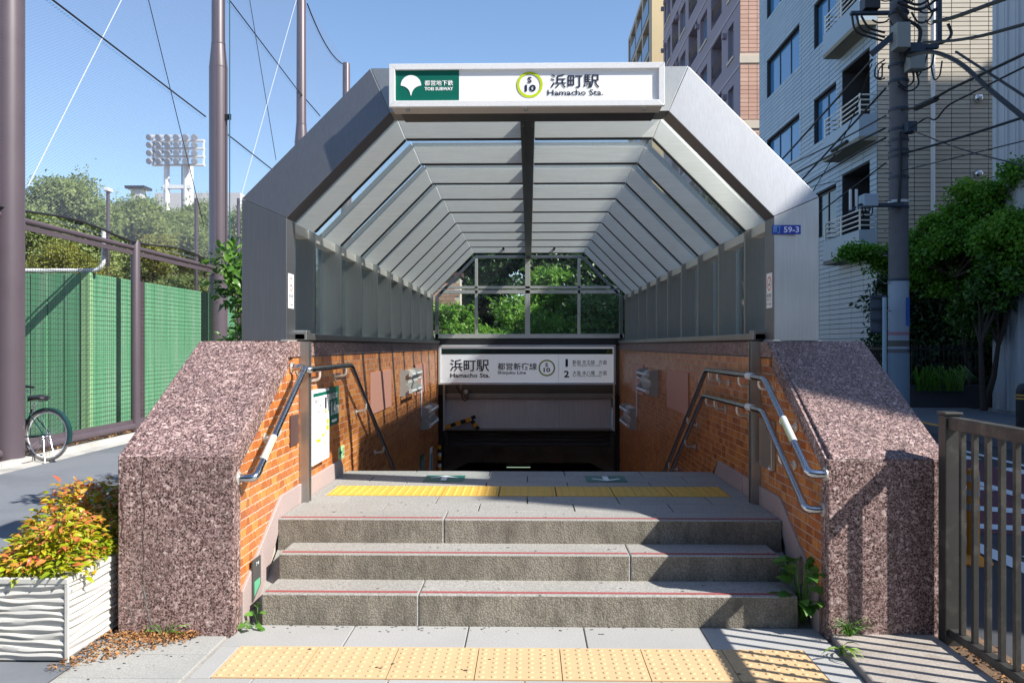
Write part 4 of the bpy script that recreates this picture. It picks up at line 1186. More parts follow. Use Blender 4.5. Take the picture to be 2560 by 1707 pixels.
# ------------------------------------------------------------------ left: net poles, fence, green wall
XP = -6.62
POLY = [(10.5, 10.5), (17.7, 17.7), (24.2, 24.2), (30.2, 30.2)]
PN = ["nearest", "second", "third", "farthest"]
for (y, _), nm in zip(POLY, PN):
    t = thing("net_pole", f"{nm} of the tall mauve steel poles carrying the ball net", "pole", (XP, y, 0), "ball net poles")
    c = (XP, y, 0)
    MB().lathe([(.19, 0), (.19, 7.4), (.187, 7.42), (.145, 7.9), (.14, 7.92), (.13, 11.7), (.12, 11.72)], c, 28).build("shaft", MAUVE, t, smooth=True)
    for z in (7.41, 7.91): MB().lathe([(.192 if z < 7.5 else .148, z - .012), (.192 if z < 7.5 else .148, z + .012)], c, 28).build("weld_ring", MAUVE, t, smooth=True)
    MB().box(XP + .1, XP + .3, y - .09, y - .06, 6.28, 6.40).build("cable_bracket", BLACKM, t)
    MB().lathe([(.27, 0), (.27, .02)], c, 20).build("foot_plate", MAUVE, t)
nt_ = thing("ball_net", "fine blue grey ball net hung between the tall mauve poles", "net", (XP, 18, 3.2))
NET = mk_net("ball_net_cord", .075, .1, (.14, .16, .24))
MB().quad((XP + .02, -2, 3.2), (XP + .02, 31, 3.2), (XP + .02, 31, 11.7), (XP + .02, -2, 11.7)).build("net_sheet", NET, nt_)
def netline(p, q, r, m, sag=0.0, nm="net_cable"):
    a, b = WX(*p, XP + .06), WX(*q, XP + .06)
    n = 10; pts = [a.lerp(b, i / n) - Vector((0, 0, sag * 4 * (i / n) * (1 - i / n))) for i in range(n + 1)]
    MB().tube(pts, r, 6).build(nm, m, nt_, smooth=True)
netline((110, -16), (514, 292), .014, BLACKM); netline((550, -30), (742, 223), .014, BLACKM); netline((567, 335), (680, 424), .014, BLACKM)
netline((744, 225), (800, 290), .016, BLACKM)
ROPE = plain("white_rope", (.4, .43, .48), .8)
netline((320, -32), (69, 467), .008, ROPE, nm="net_rope"); netline((741, 0), (600, 500), .009, ROPE, nm="net_rope")
netline((365, -25), (510, 567), .008, BLACKM); netline((620, -25), (690, 400), .008, BLACKM); netline((768, 10), (856, 160), .02, BLACKM, .3)
MB().tube([(XP + .28, 17.6, z) for z in (3.2, 6, 9, 11.6)], .012, 6).build("edge_rope", plain("teal_rope", (.01, .09, .12), .7), nt_)
MB().tube([(XP + .05, y, 3.27 + .05 * math.sin(y * 1.7)) for y in np.linspace(6, 31, 50)], .018, 6).build("hem_cable", BLACKM, nt_, smooth=True)

fc = thing("ball_park_fence", "mauve framed wire mesh fence along the blue grey path", "fence", (XP, 14, 0))
ZF = 3.13
for y0, y1 in ((3.0, 10.3), (10.7, 13.83), (13.97, 17.5), (17.9, 24), (24.4, 30)):
    MB().tube([(XP, y0, ZF), (XP, y1, ZF)], .042, 12).build("top_rail", MAUVE, fc, smooth=True)
    MB().box(XP - .01, XP + .012, y0, y1, ZF - .12, ZF - .05).build("clamp_strip", MAUVE, fc)
    MB().box(XP - .01, XP + .012, y0, y1, .2, .26).build("clamp_strip", MAUVE, fc)
    MB().tube([(XP, y0, .14), (XP, y1, .14)], .065, 12).build("bottom_rail", MAUVE, fc, smooth=True)
    wm = MB()
    for k in range(36):
        z = .31 + .0745 * k; wm.tube([(XP, y0, z), (XP, y1, z)], .0028, 4, cap=False)
    n = int((y1 - y0) / .06)
    for k in range(n):
        y = y0 + (k + .5) * .06; wm.tube([(XP, y, .22), (XP, y, ZF - .06)], .0022, 3, cap=False)
    wm.build("wire_mesh", WIRE, fc, kind="stuff")
MB().lathe([(.075, 0), (.075, 3.2), (.06, 3.24)], (XP + .02, 13.9, 0), 18).build("post", MAUVE, fc, smooth=True)
MB().lathe([(.075, 0), (.075, 3.2), (.06, 3.24)], (XP + .02, 21, 0), 18).build("post", MAUVE, fc, smooth=True)
for k in range(20): MB().box(XP + .12, XP + .24, 3 + 1.4 * k, 4.39 + 1.4 * k, 0, .07).build("kerb_stone", CONCL, fc, bevel=.006)
gw = thing("green_wall", "green padded ball park wall behind the wire mesh fence", "wall", (-7.5, 14.5, 0))
XW = -7.0; ZW = 2.64
def padrun(n, fn):
    for k in range(n): fn(k)
for k in range(14):
    y0 = 13.23 + .46 * k
    if k in (3, 11): MB().box(XW - .1, XW + .02, y0 + .1, y0 + .44, 0, ZW + .01).build("dark_post", MAUVE, gw); continue
    mb = MB(); 
    for j in range(4): mb.box(XW - .08, XW + .03 + .004 * (j % 2), y0 + .115 * j + .001, y0 + .115 * (j + 1) - .001, 0.05, ZW)
    mb.build("pad", GREENW, gw, bevel=.006)
MB().box(XW - .2, XW - .085, 13.2, 19.7, 0, ZW - .02).build("wall_core", CONC, gw)
MB().box(XW - .12, XW + .045, 13.13, 13.22, 0, ZW + .02).build("corner_trim", plain("faded_green_trim", (.22, .4, .2), .6), gw, bevel=.02)
for k in range(22):
    x1 = XW - .125 - .27 * k
    MB().box(x1 - .262, x1, 13.15 + .012 * (k % 2), 13.26, .05, ZW).build("pad", GREENW, gw, bevel=.008)
MB().box(-13.2, XW - .13, 13.27, 13.4, 0, ZW - .02).build("wall_core", CONC, gw)
MB().tube(fillet([(-13, 13.2, ZW + .05), (-6.78, 13.2, ZW + .05), (-6.78, 13.2, ZW + .7)], .2, 8), .035, 10).build("white_pipe", WHITEPLAST, gw, smooth=True)
for y, z in ((23.2, 5.6), (26.6, 6.2)): MB().lathe([(.05, 0), (.05, z)], (-9.3, y, 0), 12).build("rear_post", MAUVE, gw, smooth=True)

# flood light tower
FT = 80.0
ft = thing("floodlight_tower", "white floodlight tower with rows of round lamps beyond the trees", "floodlight", W(445, 640, FT))
for px in (417, 465, 476):
    a, b = W(px, 720, FT + (2 if px == 476 else 0)), W(px, 415, FT + (2 if px == 476 else 0)); MB().tube([a, b], .28, 12).build("column", WHITEPLAST, ft, smooth=True)
MB().beam(W(410, 468, FT), W(480, 468, FT), .5, .35).build("cross_beam", WHITEPLAST, ft)
for y in (352, 372, 392, 413): MB().beam(W(382, y, FT), W(511, y, FT), .5, .14).build("gantry_rail", WHITEPLAST, ft)
for px in (384, 420, 464, 509): MB().beam(W(px, 350, FT), W(px, 415, FT), .14, .14).build("gantry_post", WHITEPLAST, ft)
MB().beam(W(455, 590, FT), W(455, 415, FT), .08, .08).build("ladder", BLACKM, ft)
LMPG = plain("lamp_housing_grey", (.32, .33, .35), .4)
LMP = plain("lamp_glass_grey", (.42, .45, .5), .25, var=.2, sc=2)
for r_, y in enumerate((342, 361, 381, 401)):
    for k in range(6):
        c = W(381 + 21.5 * k, y, FT - .4); c2 = c + Vector((.15 * (k - 2.5) * .3, -.55, -.22))
        MB().tube([c + (c - c2) * .6, c, c2], [.14, .2, .3], 14).build("lamp", LMPG, ft, smooth=True)
        MB().tube([c2, c2 + (c2 - c) * .03], .26, 14).build("lamp_lens", LMP, ft)

# ------------------------------------------------------------------ bicycle
bk = thing("bicycle", "dark green city bicycle leaning at the nearest net pole", "bicycle", (-6.2, 10.62, .012))
BA = R(11); BH = Vector((-math.cos(BA), math.sin(BA), 0)); BL = Vector((-BH.y, BH.x, 0)); BO = Vector((-6.2, 10.62, .012)); BU = (Vector((0, 0, 1)) + BL * -.06).normalized()
def B3(x, y, z): return BO + BH * x + BL * y + BU * z
BGRN = plain("dark_green_enamel", (.012, .045, .045), .25, var=.1)
RUB = plain("grey_rubber", (.16, .15, .15), .8); CHR = mk_steel("chrome", (.75, .76, .78), .18, (40, 40, 40)); BPL = plain("black_vinyl", (.02, .02, .025), .35)
def circ(cx, cz, r, n=36, a0=0, a1=2 * math.pi, y=0): return [B3(cx + r * math.cos(a0 + (a1 - a0) * i / n), y, cz + r * math.sin(a0 + (a1 - a0) * i / n)) for i in range(n if a1 - a0 > 6.28 else n + 1)]
WR = .335
for cx, nm in ((0, "rear_wheel"), (1.1, "front_wheel")):
    w = MB().tube([B3(cx, -.045, WR), B3(cx, .045, WR)], .022, 12).build(nm, CHR, bk, smooth=True)
    MB().tube(circ(cx, WR, WR - .016), .018, 8, closed=True).build("tyre", RUB, w, smooth=True)
    MB().tube(circ(cx, WR, WR - .042), .011, 8, closed=True).build("rim", ALU, w, smooth=True)
    mb = MB()
    for k in range(32):
        a = 2 * math.pi * k / 32; s_ = 1 if k % 2 else -1; a2 = a + .5 * (1 if k % 4 < 2 else -1)
        mb.tube([B3(cx + .02 * math.cos(a2), s_ * .03, WR + .02 * math.sin(a2)), B3(cx + (WR - .05) * math.cos(a), 0, WR + (WR - .05) * math.sin(a))], .0016, 4)
    mb.build("spokes", CHR, w, kind="stuff")
    a0, a1 = (R(-15), R(200)) if cx == 0 else (R(0), R(170))
    pts = circ(cx, WR, WR + .02, 24, math.pi - a1 + (0 if cx else 0), math.pi - a0)
    vs, fs = [], []
    for i, p in enumerate(pts):
        rad = (p - B3(cx, 0, WR)).normalized()
        for q, dz in ((-.032, -.014), (-.022, 0), (.022, 0), (.032, -.014)): vs.append(p + BL * q + rad * dz)
    for i in range(len(pts) - 1):
        for j in range(3): fs.append((i * 4 + j, i * 4 + j + 1, (i + 1) * 4 + j + 1, (i + 1) * 4 + j))
    m = MB(); m.add(vs, fs); m.build("mudguard", BGRN, bk, smooth=True)
def bt(pts, r, m, nm): MB().tube([B3(*p) for p in pts], r, 10).build(nm, m, bk, smooth=True)
bt([(.42, 0, .3), (.27, 0, .58), (.245, 0, .66)], .016, BGRN, "seat_tube"); bt([(.245, 0, .6), (.2, 0, .76)], .012, CHR, "seat_post")
bt([(.42, 0, .3), (.62, 0, .36), (.82, 0, .58), (.86, 0, .68)], .019, BGRN, "down_tube"); bt([(.28, 0, .52), (.6, 0, .5), (.84, 0, .62)], .014, BGRN, "top_tube")
for s_ in (-1, 1):
    bt([(0, .055 * s_, WR), (.26, .03 * s_, .61)], .008, BGRN, "seat_stay"); bt([(0, .055 * s_, WR), (.42, .035 * s_, .3)], .009, BGRN, "chain_stay"); bt([(.9, .05 * s_, .72), (1.1, .055 * s_, WR)], .011, CHR, "fork_blade")
bt([(.83, 0, .55), (.88, 0, .74), (.84, 0, .93)], .013, CHR, "stem")
bt(fillet([(.5, .27, .93), (.72, .25, .95), (.84, .1, .97), (.84, -.1, .97), (.72, -.25, .95), (.5, -.27, .93)], .1, 6), .011, CHR, "handlebar")
for s_ in (-1, 1):
    bt([(.48, s_ * .272, .928), (.62, s_ * .262, .942)], .017, BPL, "grip"); bt([(.7, s_ * .23, .93), (.6, s_ * .24, .9), (.52, s_ * .245, .86)], .006, CHR, "brake_lever")
sv = []
for i, (x, w_, z) in enumerate(((.04, .045, .80), (.06, .095, .815), (.12, .105, .82), (.2, .06, .815), (.29, .022, .805), (.32, .008, .795))):
    sv.append((x, w_, z))
vs, fs = [], []
for x, w_, z in sv:
    for q in range(8):
        a = 2 * math.pi * q / 8; vs.append(B3(x, w_ * math.cos(a), z + (.03 if math.sin(a) > 0 else .035) * math.sin(a)))
for i in range(len(sv) - 1):
    for j in range(8): fs.append((i * 8 + j, i * 8 + (j + 1) % 8, (i + 1) * 8 + (j + 1) % 8, (i + 1) * 8 + j))
fs += [tuple(range(8)), tuple(range(40, 48))[::-1]]
m = MB(); m.add(vs, fs); m.build("saddle", BPL, bk, smooth=True)
bt([(.12, -.05, .775), (.1, 0, .76), (.12, .05, .775)], .008, CHR, "saddle_spring")
m = MB(); m.tube([B3(.42, -.06, .3), B3(.42, -.045, .3)], .09, 20); m.build("chain_guard", BPL, bk)
bt([(.42, .07, .3), (.4, .085, .14)], .009, CHR, "crank"); bt([(.42, -.07, .3), (.44, -.085, .46)], .009, CHR, "crank")
MB().obox(B3(.4, .13, .135), BH * .045, BL * .04, BU * .012).build("pedal", BPL, bk); MB().obox(B3(.44, -.13, .465), BH * .045, BL * .04, BU * .012).build("pedal", BPL, bk)
bt([(0, .07, WR - .01), (-.04, .1, .2), (-.12, .16, .0)], .009, CHR, "kick_stand")
MB().obox(B3(.02, .06, WR - .06), BH * .03, BL * .015, BU * .05).build("stand_plate", CHR, bk)
mb = MB()
for z in (.62, .72, .82, .9):
    w_ = .12 + .06 * (z - .6) / .3; mb.tube([B3(.92, -w_, z), B3(1.2, -w_, z), B3(1.2, w_, z), B3(.92, w_, z)], .004, 5, closed=True)
for k in range(9):
    y_ = -1 + k / 4; mb.tube([B3(.92, y_ * .12, .62), B3(.92, y_ * .18, .9)], .003, 4); mb.tube([B3(1.2, y_ * .12, .62), B3(1.2, y_ * .18, .9)], .003, 4)
mb.build("basket", BPL, bk, kind="stuff")

# ------------------------------------------------------------------ hedge beside the canopy
hd = thing("canopy_hedge", "glossy green hedge climbing beside the left canopy column", "hedge", (-2.45, 7.5, 0))
nc = 420
cl = np.stack([RNG.uniform(-2.6, -2.2, nc), 6.95 + RNG.random(nc) ** 1.3 * 5.5, RNG.uniform(.2, 2.3, nc), RNG.uniform(.12, .2, nc)], 1)
cl[:, 2] = np.minimum(cl[:, 2], 2.35 - .12 * (cl[:, 1] - 7.1))
P, A, Nn, s = clump_leaves(cl, 34, .085, outc=np.array([-2.4, 9, 1.0]))
V, F = leaf_arrays(P, A, Nn, s, .45, True, .12, .3)
put("foliage", np_mesh("foliage", V - np.array(org(hd)), F, LF_HEDGE), hd, kind="stuff")
mb = MB()
for k in range(24):
    x, y = random.uniform(-2.42, -2.25), 7.15 + k * .22; mb.tube([(x, y, 0), (x + random.uniform(-.05, .05), y, 1.1), (x + random.uniform(-.1, .1), y, 2.1)], [.016, .012, .005], 5)
mb.build("stems", BARK, hd, kind="stuff")

# ------------------------------------------------------------------ park trees and buildings on the left
def ptree(px, top, D, rx, rz, label, mat, nclump=170, per=150, size=.24, rc=.62, extra=(), seed=0, ground=0, trunk_r=.2):
    c = W(px, 863, D); zt = W(px, top, D).z - rc * .6
    ells = [((c.x, D, zt - rz), (rx, rx * .8, rz))]
    for dx, dz, k in extra: ells.append(((c.x + dx * rx, D + random.uniform(-.5, .5), zt - rz + dz * rz), (rx * k, rx * k * .8, rz * k)))
    tree("park_tree", label, (c.x, D, 0), max(1.5, zt - rz * 1.6), ells, mat, nclump, per, size, rc, trunk_r, "trees beyond the ball park", seed=seed)
ptree(165, 430, 33, 1.35, 1.25, "tall rounded park tree nearest the left net pole", LF_TREE, extra=((.75, -.5, .7), (-.8, -.4, .75), (0, -1.2, .95), (.7, -1.7, .8), (-.6, -1.9, .8)), seed=1)
ptree(75, 505, 30, .9, 1.0, "park tree half hidden behind the nearest net pole", LF_TREE, 90, 120, .2, extra=((.4, -1.2, .9), (-.3, -2, 1)), seed=2)
ptree(350, 484, 38, .8, .9, "park tree left of the floodlight columns", LF_TREE, 110, 120, .22, extra=((.7, -.9, .8), (-.6, -1.1, .9), (0, -2.2, 1.1)), seed=3)
ptree(440, 520, 42, .8, .8, "park tree in front of the floodlight columns", LF_TREE, 100, 120, .22, extra=((.5, -.9, .9), (-.5, -1.6, 1)), seed=4)
ptree(505, 500, 44, .75, 1.0, "park tree touching the second net pole", LF_TREE, 100, 120, .22, extra=((.4, -1.0, .9), (-.3, -2, 1)), seed=5)
ptree(612, 512, 46, .9, 1.1, "park tree between the second net pole and the canopy", LF_TREE, 100, 120, .24, extra=((-.5, -1.2, .9), (.5, -1.6, 1)), seed=6)
ptree(262, 590, 48, 1.1, 1.0, "distant park tree behind the camera post", LF_TREE, 90, 110, .24, extra=((.6, -1.1, .9), (-.4, -1.2, .9)), seed=7)
ptree(155, 600, 24, .75, .6, "yellow green shrub above the left end of the green wall", LF_YELL, 80, 90, .13, .3, extra=((.7, -.7, .8), (-.8, -.4, .7)), seed=8, trunk_r=.07)
ptree(385, 578, 31, .6, .6, "yellowing tree behind the fence post", LF_YELL, 60, 90, .15, .3, extra=((.5, -.8, .9),), seed=9, trunk_r=.07)
ptree(470, 690, 27, .9, .35, "low spreading tree above the right end of the green wall", LF_TREE, 70, 90, .14, .28, extra=((-.7, -.2, .7),), seed=10, trunk_r=.07)
for i, (px, top) in enumerate(((90, 660), (220, 650), (330, 665), (425, 660), (530, 650), (640, 645))):
    ptree(px, top, 54 + i, 2.2, 2.0, ["dark", "shaded", "dense", "broad", "bushy", "far"][i] + " tree in the back row of the park, " + ["far left", "under the tall rounded tree", "left of the floodlight", "behind the floodlight", "behind the second pole", "left of the canopy"][i], LF_TREE, 110, 90, .34, .8, extra=((0, -1.2, 1),), seed=20 + i)
ph = thing("camera_post", "slim mauve post with a small camera head in front of the park trees", "post", W(270, 690, 26))
MB().tube([W(270, 760, 26), W(270, 478, 26)], .055, 10).build("post", MAUVE, ph, smooth=True)
MB().obox(W(271, 476, 26), (.09, 0, 0), (0, .15, 0), (0, 0, .06)).build("camera_head", WHITEPLAST, ph, bevel=.03)
BW1 = plain("pale_grey_render", (.5, .5, .5), .8, var=.06)
BRK2 = plain("far_red_brick", (.3, .15, .12), .8, var=.15)
PANE = plain("far_window_glass", (.12, .22, .38), .12, var=.1)
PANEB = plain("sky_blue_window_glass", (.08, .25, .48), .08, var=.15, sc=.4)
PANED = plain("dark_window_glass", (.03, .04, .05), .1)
lb_ = thing("low_building", "long pale grey building with a roof vent behind the park trees", "building", W(450, 700, 95))
a, b = W(270, 486, 95), W(640, 486, 95)
MB().box(a.x, b.x, 95, 110, 0, a.z - 1.0).build("wall", BW1, lb_)
a, b = W(386, 476, 94), W(600, 476, 94); MB().box(a.x, b.x, 94, 105, 0, a.z - .3).build("raised_wall", BW1, lb_)
a, b = W(322, 478, 95), W(345, 468, 95); MB().box(a.x, b.x, 95.5, 97, 15, W(322, 470, 95).z).build("roof_vent", BW1, lb_)
MB().box(a.x - .6, b.x + .6, 95.2, 97.3, W(322, 469.5, 95).z, W(322, 463, 95).z).build("vent_cap", BLACKM, lb_)
hs = thing("brick_house", "red brick house with a small blue window behind the mesh fence", "house", W(380, 760, 60))
a, b = W(345, 620, 60), W(440, 760, 60)
MB().box(a.x, b.x, 60, 66, 0, a.z).build("wall", BRK2, hs)
a, b = W(362, 652, 59.9), W(380, 637, 59.9)
w_ = MB().box(a.x, b.x, 59.93, 59.99, a.z, b.z).build("window", WHITEPLAST, hs)
for k in range(2): MB().box(a.x + .06 + k * (b.x - a.x) / 2, a.x + (k + 1) * (b.x - a.x) / 2 - .03, 59.88, 59.925, a.z + .06, b.z - .06).build("pane", PANEB, w_)

# ------------------------------------------------------------------ greenery and wall behind the gable glazing
def shrub(name, label, ells, mat, nclump, per, size, rc, seed=0, base=None, cat="shrub", group=None, wid=.55):
    c = np.mean([e[0] for e in ells], 0)
    return tree(name, label, base or (c[0], c[1], 0), max(.4, c[2] * .6), ells, mat, nclump, per, size, rc, .06, group, cat, seed, wid, trunks=2)
shrub("garden_shrub", "bright green shrub low behind the left gable pane", [((-1.75, 17.2, 1.75), (.75, .6, .55)), ((-1.1, 17.3, 1.45), (.6, .5, .45))], LF_BRIGHT, 70, 90, .09, .2, 1, group="shrubs behind the gable")
shrub("garden_shrub", "green shrub rising behind the middle gable panes", [((-.15, 19.6, 1.75), (.75, .7, .85)), ((.5, 19.9, 1.5), (.8, .7, .7)), ((-.8, 19.4, 1.4), (.6, .6, .5))], LF_BRIGHT, 80, 100, .1, .25, 2, group="shrubs behind the gable")
shrub("garden_shrub", "sunny shrub crown in the upper middle gable pane", [((.55, 21.5, 2.95), (.6, .6, .42)), ((.3, 21.6, 2.6), (.5, .5, .4))], LF_BRIGHT, 45, 90, .1, .2, 3, group="shrubs behind the gable")
shrub("garden_shrub", "dark shrub behind the right gable panes", [((1.7, 20.5, 1.9), (1.0, .7, .9)), ((2.6, 20.8, 1.6), (.8, .7, .9))], LF_HEDGE, 80, 100, .1, .28, 4, group="shrubs behind the gable")
for i, (x, y, rx, lab) in enumerate(((-2.6, 26, 2.2, "dark tree behind the brick pillar seen through the gable"), (.2, 25, 2.0, "dark tree behind the middle of the gable"), (2.8, 26, 2.2, "dark tree behind the right of the gable"), (5.0, 25, 1.8, "dark tree between the canopy and the street"))):
    tree("garden_tree", lab, (x, y, 0), 2.2, [((x, y, 3.0), (rx, 1.2, 1.5)), ((x + .3, y + .4, 4.6), (rx, 1.2, 1.4)), ((x + .6, y + .3, 1.4), (rx, 1.2, 1.3)), ((x - .6, y, 1.0), (rx, 1.1, 1.1))], LF_DARK, 190, 110, .17, .45, .12, "dark trees behind the gable", seed=40 + i)
bw = thing("garden_wall", "tan tiled wall end behind the left gable panes", "wall", (-2.6, 18.8, 0))
MB().box(-5.2, -1.55, 18.8, 19.3, 0, 3.05).build("wall_core", GROUT, bw)
TANT = mk_leaf("tan_wall_tile", [(.34, .2, .14), (.4, .25, .18), (.45, .29, .21)], 0.0, .7, 3.0)
tl = MB(); tmm = MB().box(.004, .216, -.012, .0, .004, .096).mesh("tile", TANT)
for r_ in range(30):
    for k in range(18):
        x = -1.55 - .22 * (k + 1) + (.11 if r_ % 2 else 0)
        if x + .22 > -1.5: continue
        if k < 9 and r_ > 12: put("tile", tmm, bw, (x, 18.8, .1 * r_))
        else: tl.box(x + .004, x + .216, 18.788, 18.8, .1 * r_ + .004, .1 * r_ + .096)
tl.build("tile_field", TANT, bw, kind="stuff")
MB().box(-5.2, -1.5, 18.72, 19.35, 3.05, 3.14).build("wall_cap", BROWNP, bw)

# ------------------------------------------------------------------ street buildings on the right
def facade(parent, X, y0, y1, z0, z1, openings, wallm, depth=.18, nm="wall", axis='x'):
    """wall sheet with real openings; openings: (a0,a1,b0,b1,kind,lights)"""
    us = sorted({y0, y1, *[o[0] for o in openings], *[o[1] for o in openings]}); vs_ = sorted({z0, z1, *[o[2] for o in openings], *[o[3] for o in openings]})
    mb = MB()
    def P(u, v, d=0): return (X + d, u, v) if axis == 'x' else (u, X + d, v)
    for i in range(len(us) - 1):
        for j in range(len(vs_) - 1):
            cu, cv = (us[i] + us[i + 1]) / 2, (vs_[j] + vs_[j + 1]) / 2
            if any(o[0] < cu < o[1] and o[2] < cv < o[3] for o in openings): continue
            mb.quad(P(us[i], vs_[j]), P(us[i], vs_[j + 1]), P(us[i + 1], vs_[j + 1]), P(us[i + 1], vs_[j]))
    for a, b, c, d, kind, n in openings:
        dd = depth if kind == 'w' else 1.1
        mb.quad(P(a, c), P(a, c, dd), P(a, d, dd), P(a, d)); mb.quad(P(b, c), P(b, d), P(b, d, dd), P(b, c, dd))
        mb.quad(P(a, c), P(b, c), P(b, c, dd), P(a, c, dd)); mb.quad(P(a, d), P(a, d, dd), P(b, d, dd), P(b, d))
        if kind == 'b': mb.quad(P(a, c, dd), P(b, c, dd), P(b, d, dd), P(a, d, dd))
    w = mb.build(nm, wallm, parent)
    return w
def window(parent, X, a, b, c, d, n, framem, panem, depth=.16):
    f = .06; mb = MB()
    mb.box(X + depth - .06, X + depth, a, b, c, c + f); mb.box(X + depth - .06, X + depth, a, b, d - f, d)
    for k in range(n + 1):
        y = a + (b - a) * k / n; q = f / 2
        mb.box(X + depth - .06, X + depth, max(a, y - q), min(b, y + q), c + f, d - f)
    w = mb.build("window", framem, parent)
    for k in range(n):
        y0, y1 = a + (b - a) * k / n + f / 2, a + (b - a) * (k + 1) / n - f / 2
        MB().box(X + depth - .035, X + depth - .02, y0, y1, c + f, d - f).build("pane", panem, w)
BLUT = mk_leaf("pale_blue_grey_tile", [(.34, .43, .5), (.38, .47, .54), (.42, .51, .57)], 0.0, .45, .3)
BEIT = mk_leaf("beige_tile", [(.5, .44, .35), (.56, .5, .4), (.6, .54, .44)], 0.0, .5, .3)
JOINT = plain("tile_joint", (.06, .06, .065), .9)
tb = thing("tiled_office", "pale blue grey tiled office building with balconies behind the utility pole", "building", (9.5, 23, 0))
XB, YB0, YB1, HB_ = 9.5, 23.0, 34.6, 21.0
ops = []
for k in range(-1, 4):
    zf = 8.15 + 3.15 * k
    ops += [(29.5, 33.5, zf, zf + 1.45, 'w', 3), (26.0, 28.0, zf, zf + 1.45, 'w', 2), (23.45, 25.5, zf - .35, zf + 1.6, 'b', 0)]
facade(tb, XB, YB0, YB1, 0, HB_, ops, JOINT)
FRB = plain("black_window_frame", (.015, .015, .018), .4)
for a, b, c, d, kind, n in ops:
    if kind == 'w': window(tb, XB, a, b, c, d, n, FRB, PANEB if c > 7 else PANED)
    else:
        z = c - .72
        bl = MB().box(9.0, 9.497, 22.97, 25.75, z, z + .12).build("balcony", plain("balcony_soffit_%d" % int(z), (.3, .27, .2), .8), tb)
        mb = MB(); mb.box(9.0, 9.13, 22.97, 25.75, z + .121, z + .72); mb.box(9.13, 9.497, 22.97, 23.1, z + .121, z + .72); mb.box(9.13, 9.497, 25.62, 25.75, z + .121, z + .72)
        mb.build("parapet", BLUT, bl)
        mb = MB()
        for q in range(4): mb.tube([(9.49, 25.7, z + .85 + .14 * q), (9.05, 25.7, z + .85 + .14 * q), (9.05, 23.05, z + .85 + .14 * q), (9.49, 23.05, z + .85 + .14 * q)], .022, 6)
        for y in (23.05, 24.4, 25.7): mb.tube([(9.05, y, z + .7), (9.05, y, z + 1.3)], .025, 6)
        mb.build("railing", STEELC, bl)
        MB().box(10.4, 10.45, a + .3, b - .2, c + .05, d - .25).build("door", PANED, bl)
def clad(parent, axis, X, y0, y1, z0, z1, pw, ph, gap, m, openings, nind, nm="tile", lift=.02, key=None):
    cells = []
    r_ = 0; z = z0
    while z < z1 - ph * .4:
        y = y0
        while y < y1 - .05:
            b = min(y + pw, y1); zz = min(z + ph, z1)
            segs = [(y, b)]
            for o in openings:
                if o[2] < zz - .01 and o[3] > z + .01:
                    ns = []
                    for s0, s1 in segs:
                        if o[0] >= s1 or o[1] <= s0: ns.append((s0, s1)); continue
                        if o[0] - s0 > .05: ns.append((s0, o[0]))
                        if s1 - o[1] > .05: ns.append((o[1], s1))
                    segs = ns
            cells += [(s0 + gap, s1 - gap, z + gap, zz - gap) for s0, s1 in segs]
            y = b
        z += ph; r_ += 1
    cells.sort(key=key or (lambda c: c[0]))
    rest = MB(); sh = {}
    for i, (a, b, c, d) in enumerate(cells):
        if i < nind:
            k = (round(b - a, 3), round(d - c, 3))
            if k not in sh:
                m2 = MB()
                if axis == 'x': m2.box(-lift, 0, 0, k[0], 0, k[1])
                else: m2.box(0, k[0], -lift, 0, 0, k[1])
                sh[k] = m2.mesh(nm, m)
            put(nm, sh[k], parent, (X, a, c) if axis == 'x' else (a, X, c))
        elif axis == 'x': rest.box(X - lift, X, a, b, c, d)
        else: rest.box(a, b, X - lift, X, c, d)
    rest.build(nm + "_field", m, parent, kind="stuff")
clad(tb, 'x', XB, YB0 - .02, YB1, .2, HB_, .9, .15, .009, BLUT, ops, 0)
MB().box(XB + .001, 16, YB0, YB1, 0, HB_ - .01).build("body", JOINT, tb) if False else MB().box(XB + 1.15, 16, YB0 + .02, YB1, 0, HB_ - .01).build("body", JOINT, tb)
MB().quad((XB, YB0, 0), (13.4, YB0, 0), (13.4, YB0, HB_), (XB, YB0, HB_)).build("end_wall", JOINT, tb)
clad(tb, 'y', YB0, XB, 13.4, .3, HB_, .5, .125, .01, BEIT, [], 300, "end_tile", key=lambda c: abs(c[2] - 7))
MB().tube([(10.95, 22.88, .3), (10.95, 22.88, 14)], .06, 8).build("drain_pipe", WHITEPLAST, tb, smooth=True)
MB().box(12.4, 12.75, 22.7, 22.975, 5.1, 5.5).build("vent_box", WHITEPLAST, tb, bevel=.02)
for z in (8.2, 4.95 + 1.2): MB().ball((12.2, 22.95, z), (.14, .14, .12)).build("vent_hood", CHR, tb, smooth=True)

MAUB = plain("mauve_apartment_render", (.3, .26, .31), .75, var=.06)
PNKB = mk_leaf("pink_facade_tile", [(.55, .33, .26), (.6, .38, .3), (.66, .44, .36)], 0.0, .6, .4)
CRM = plain("cream_band", (.62, .56, .47), .7)
ma = thing("mauve_apartments", "mauve apartment block with pink brick end wall beyond the tiled office", "building", (9.5, 38, 0))
XM, YM0, YM1, HM = 9.55, 38.0, 59.5, 26.5
ops = []
for f_ in range(8):
    z = 3.2 + 2.95 * f_
    for y, w_, kind in ((39.2, 1.1, 'w'), (41.6, 2.4, 'b'), (45.0, 1.8, 'w'), (47.6, 2.6, 'b'), (51.2, 1.8, 'w'), (53.6, 2.4, 'b'), (56.6, 1.3, 'w'), (58.2, .8, 'w')):
        ops.append((y, y + w_, z, z + (1.6 if kind == 'w' else 2.0), kind, 1 if w_ < 1.5 else 2))
facade(ma, XM, YM0, YM1, 0, HM, ops, MAUB, depth=.3)
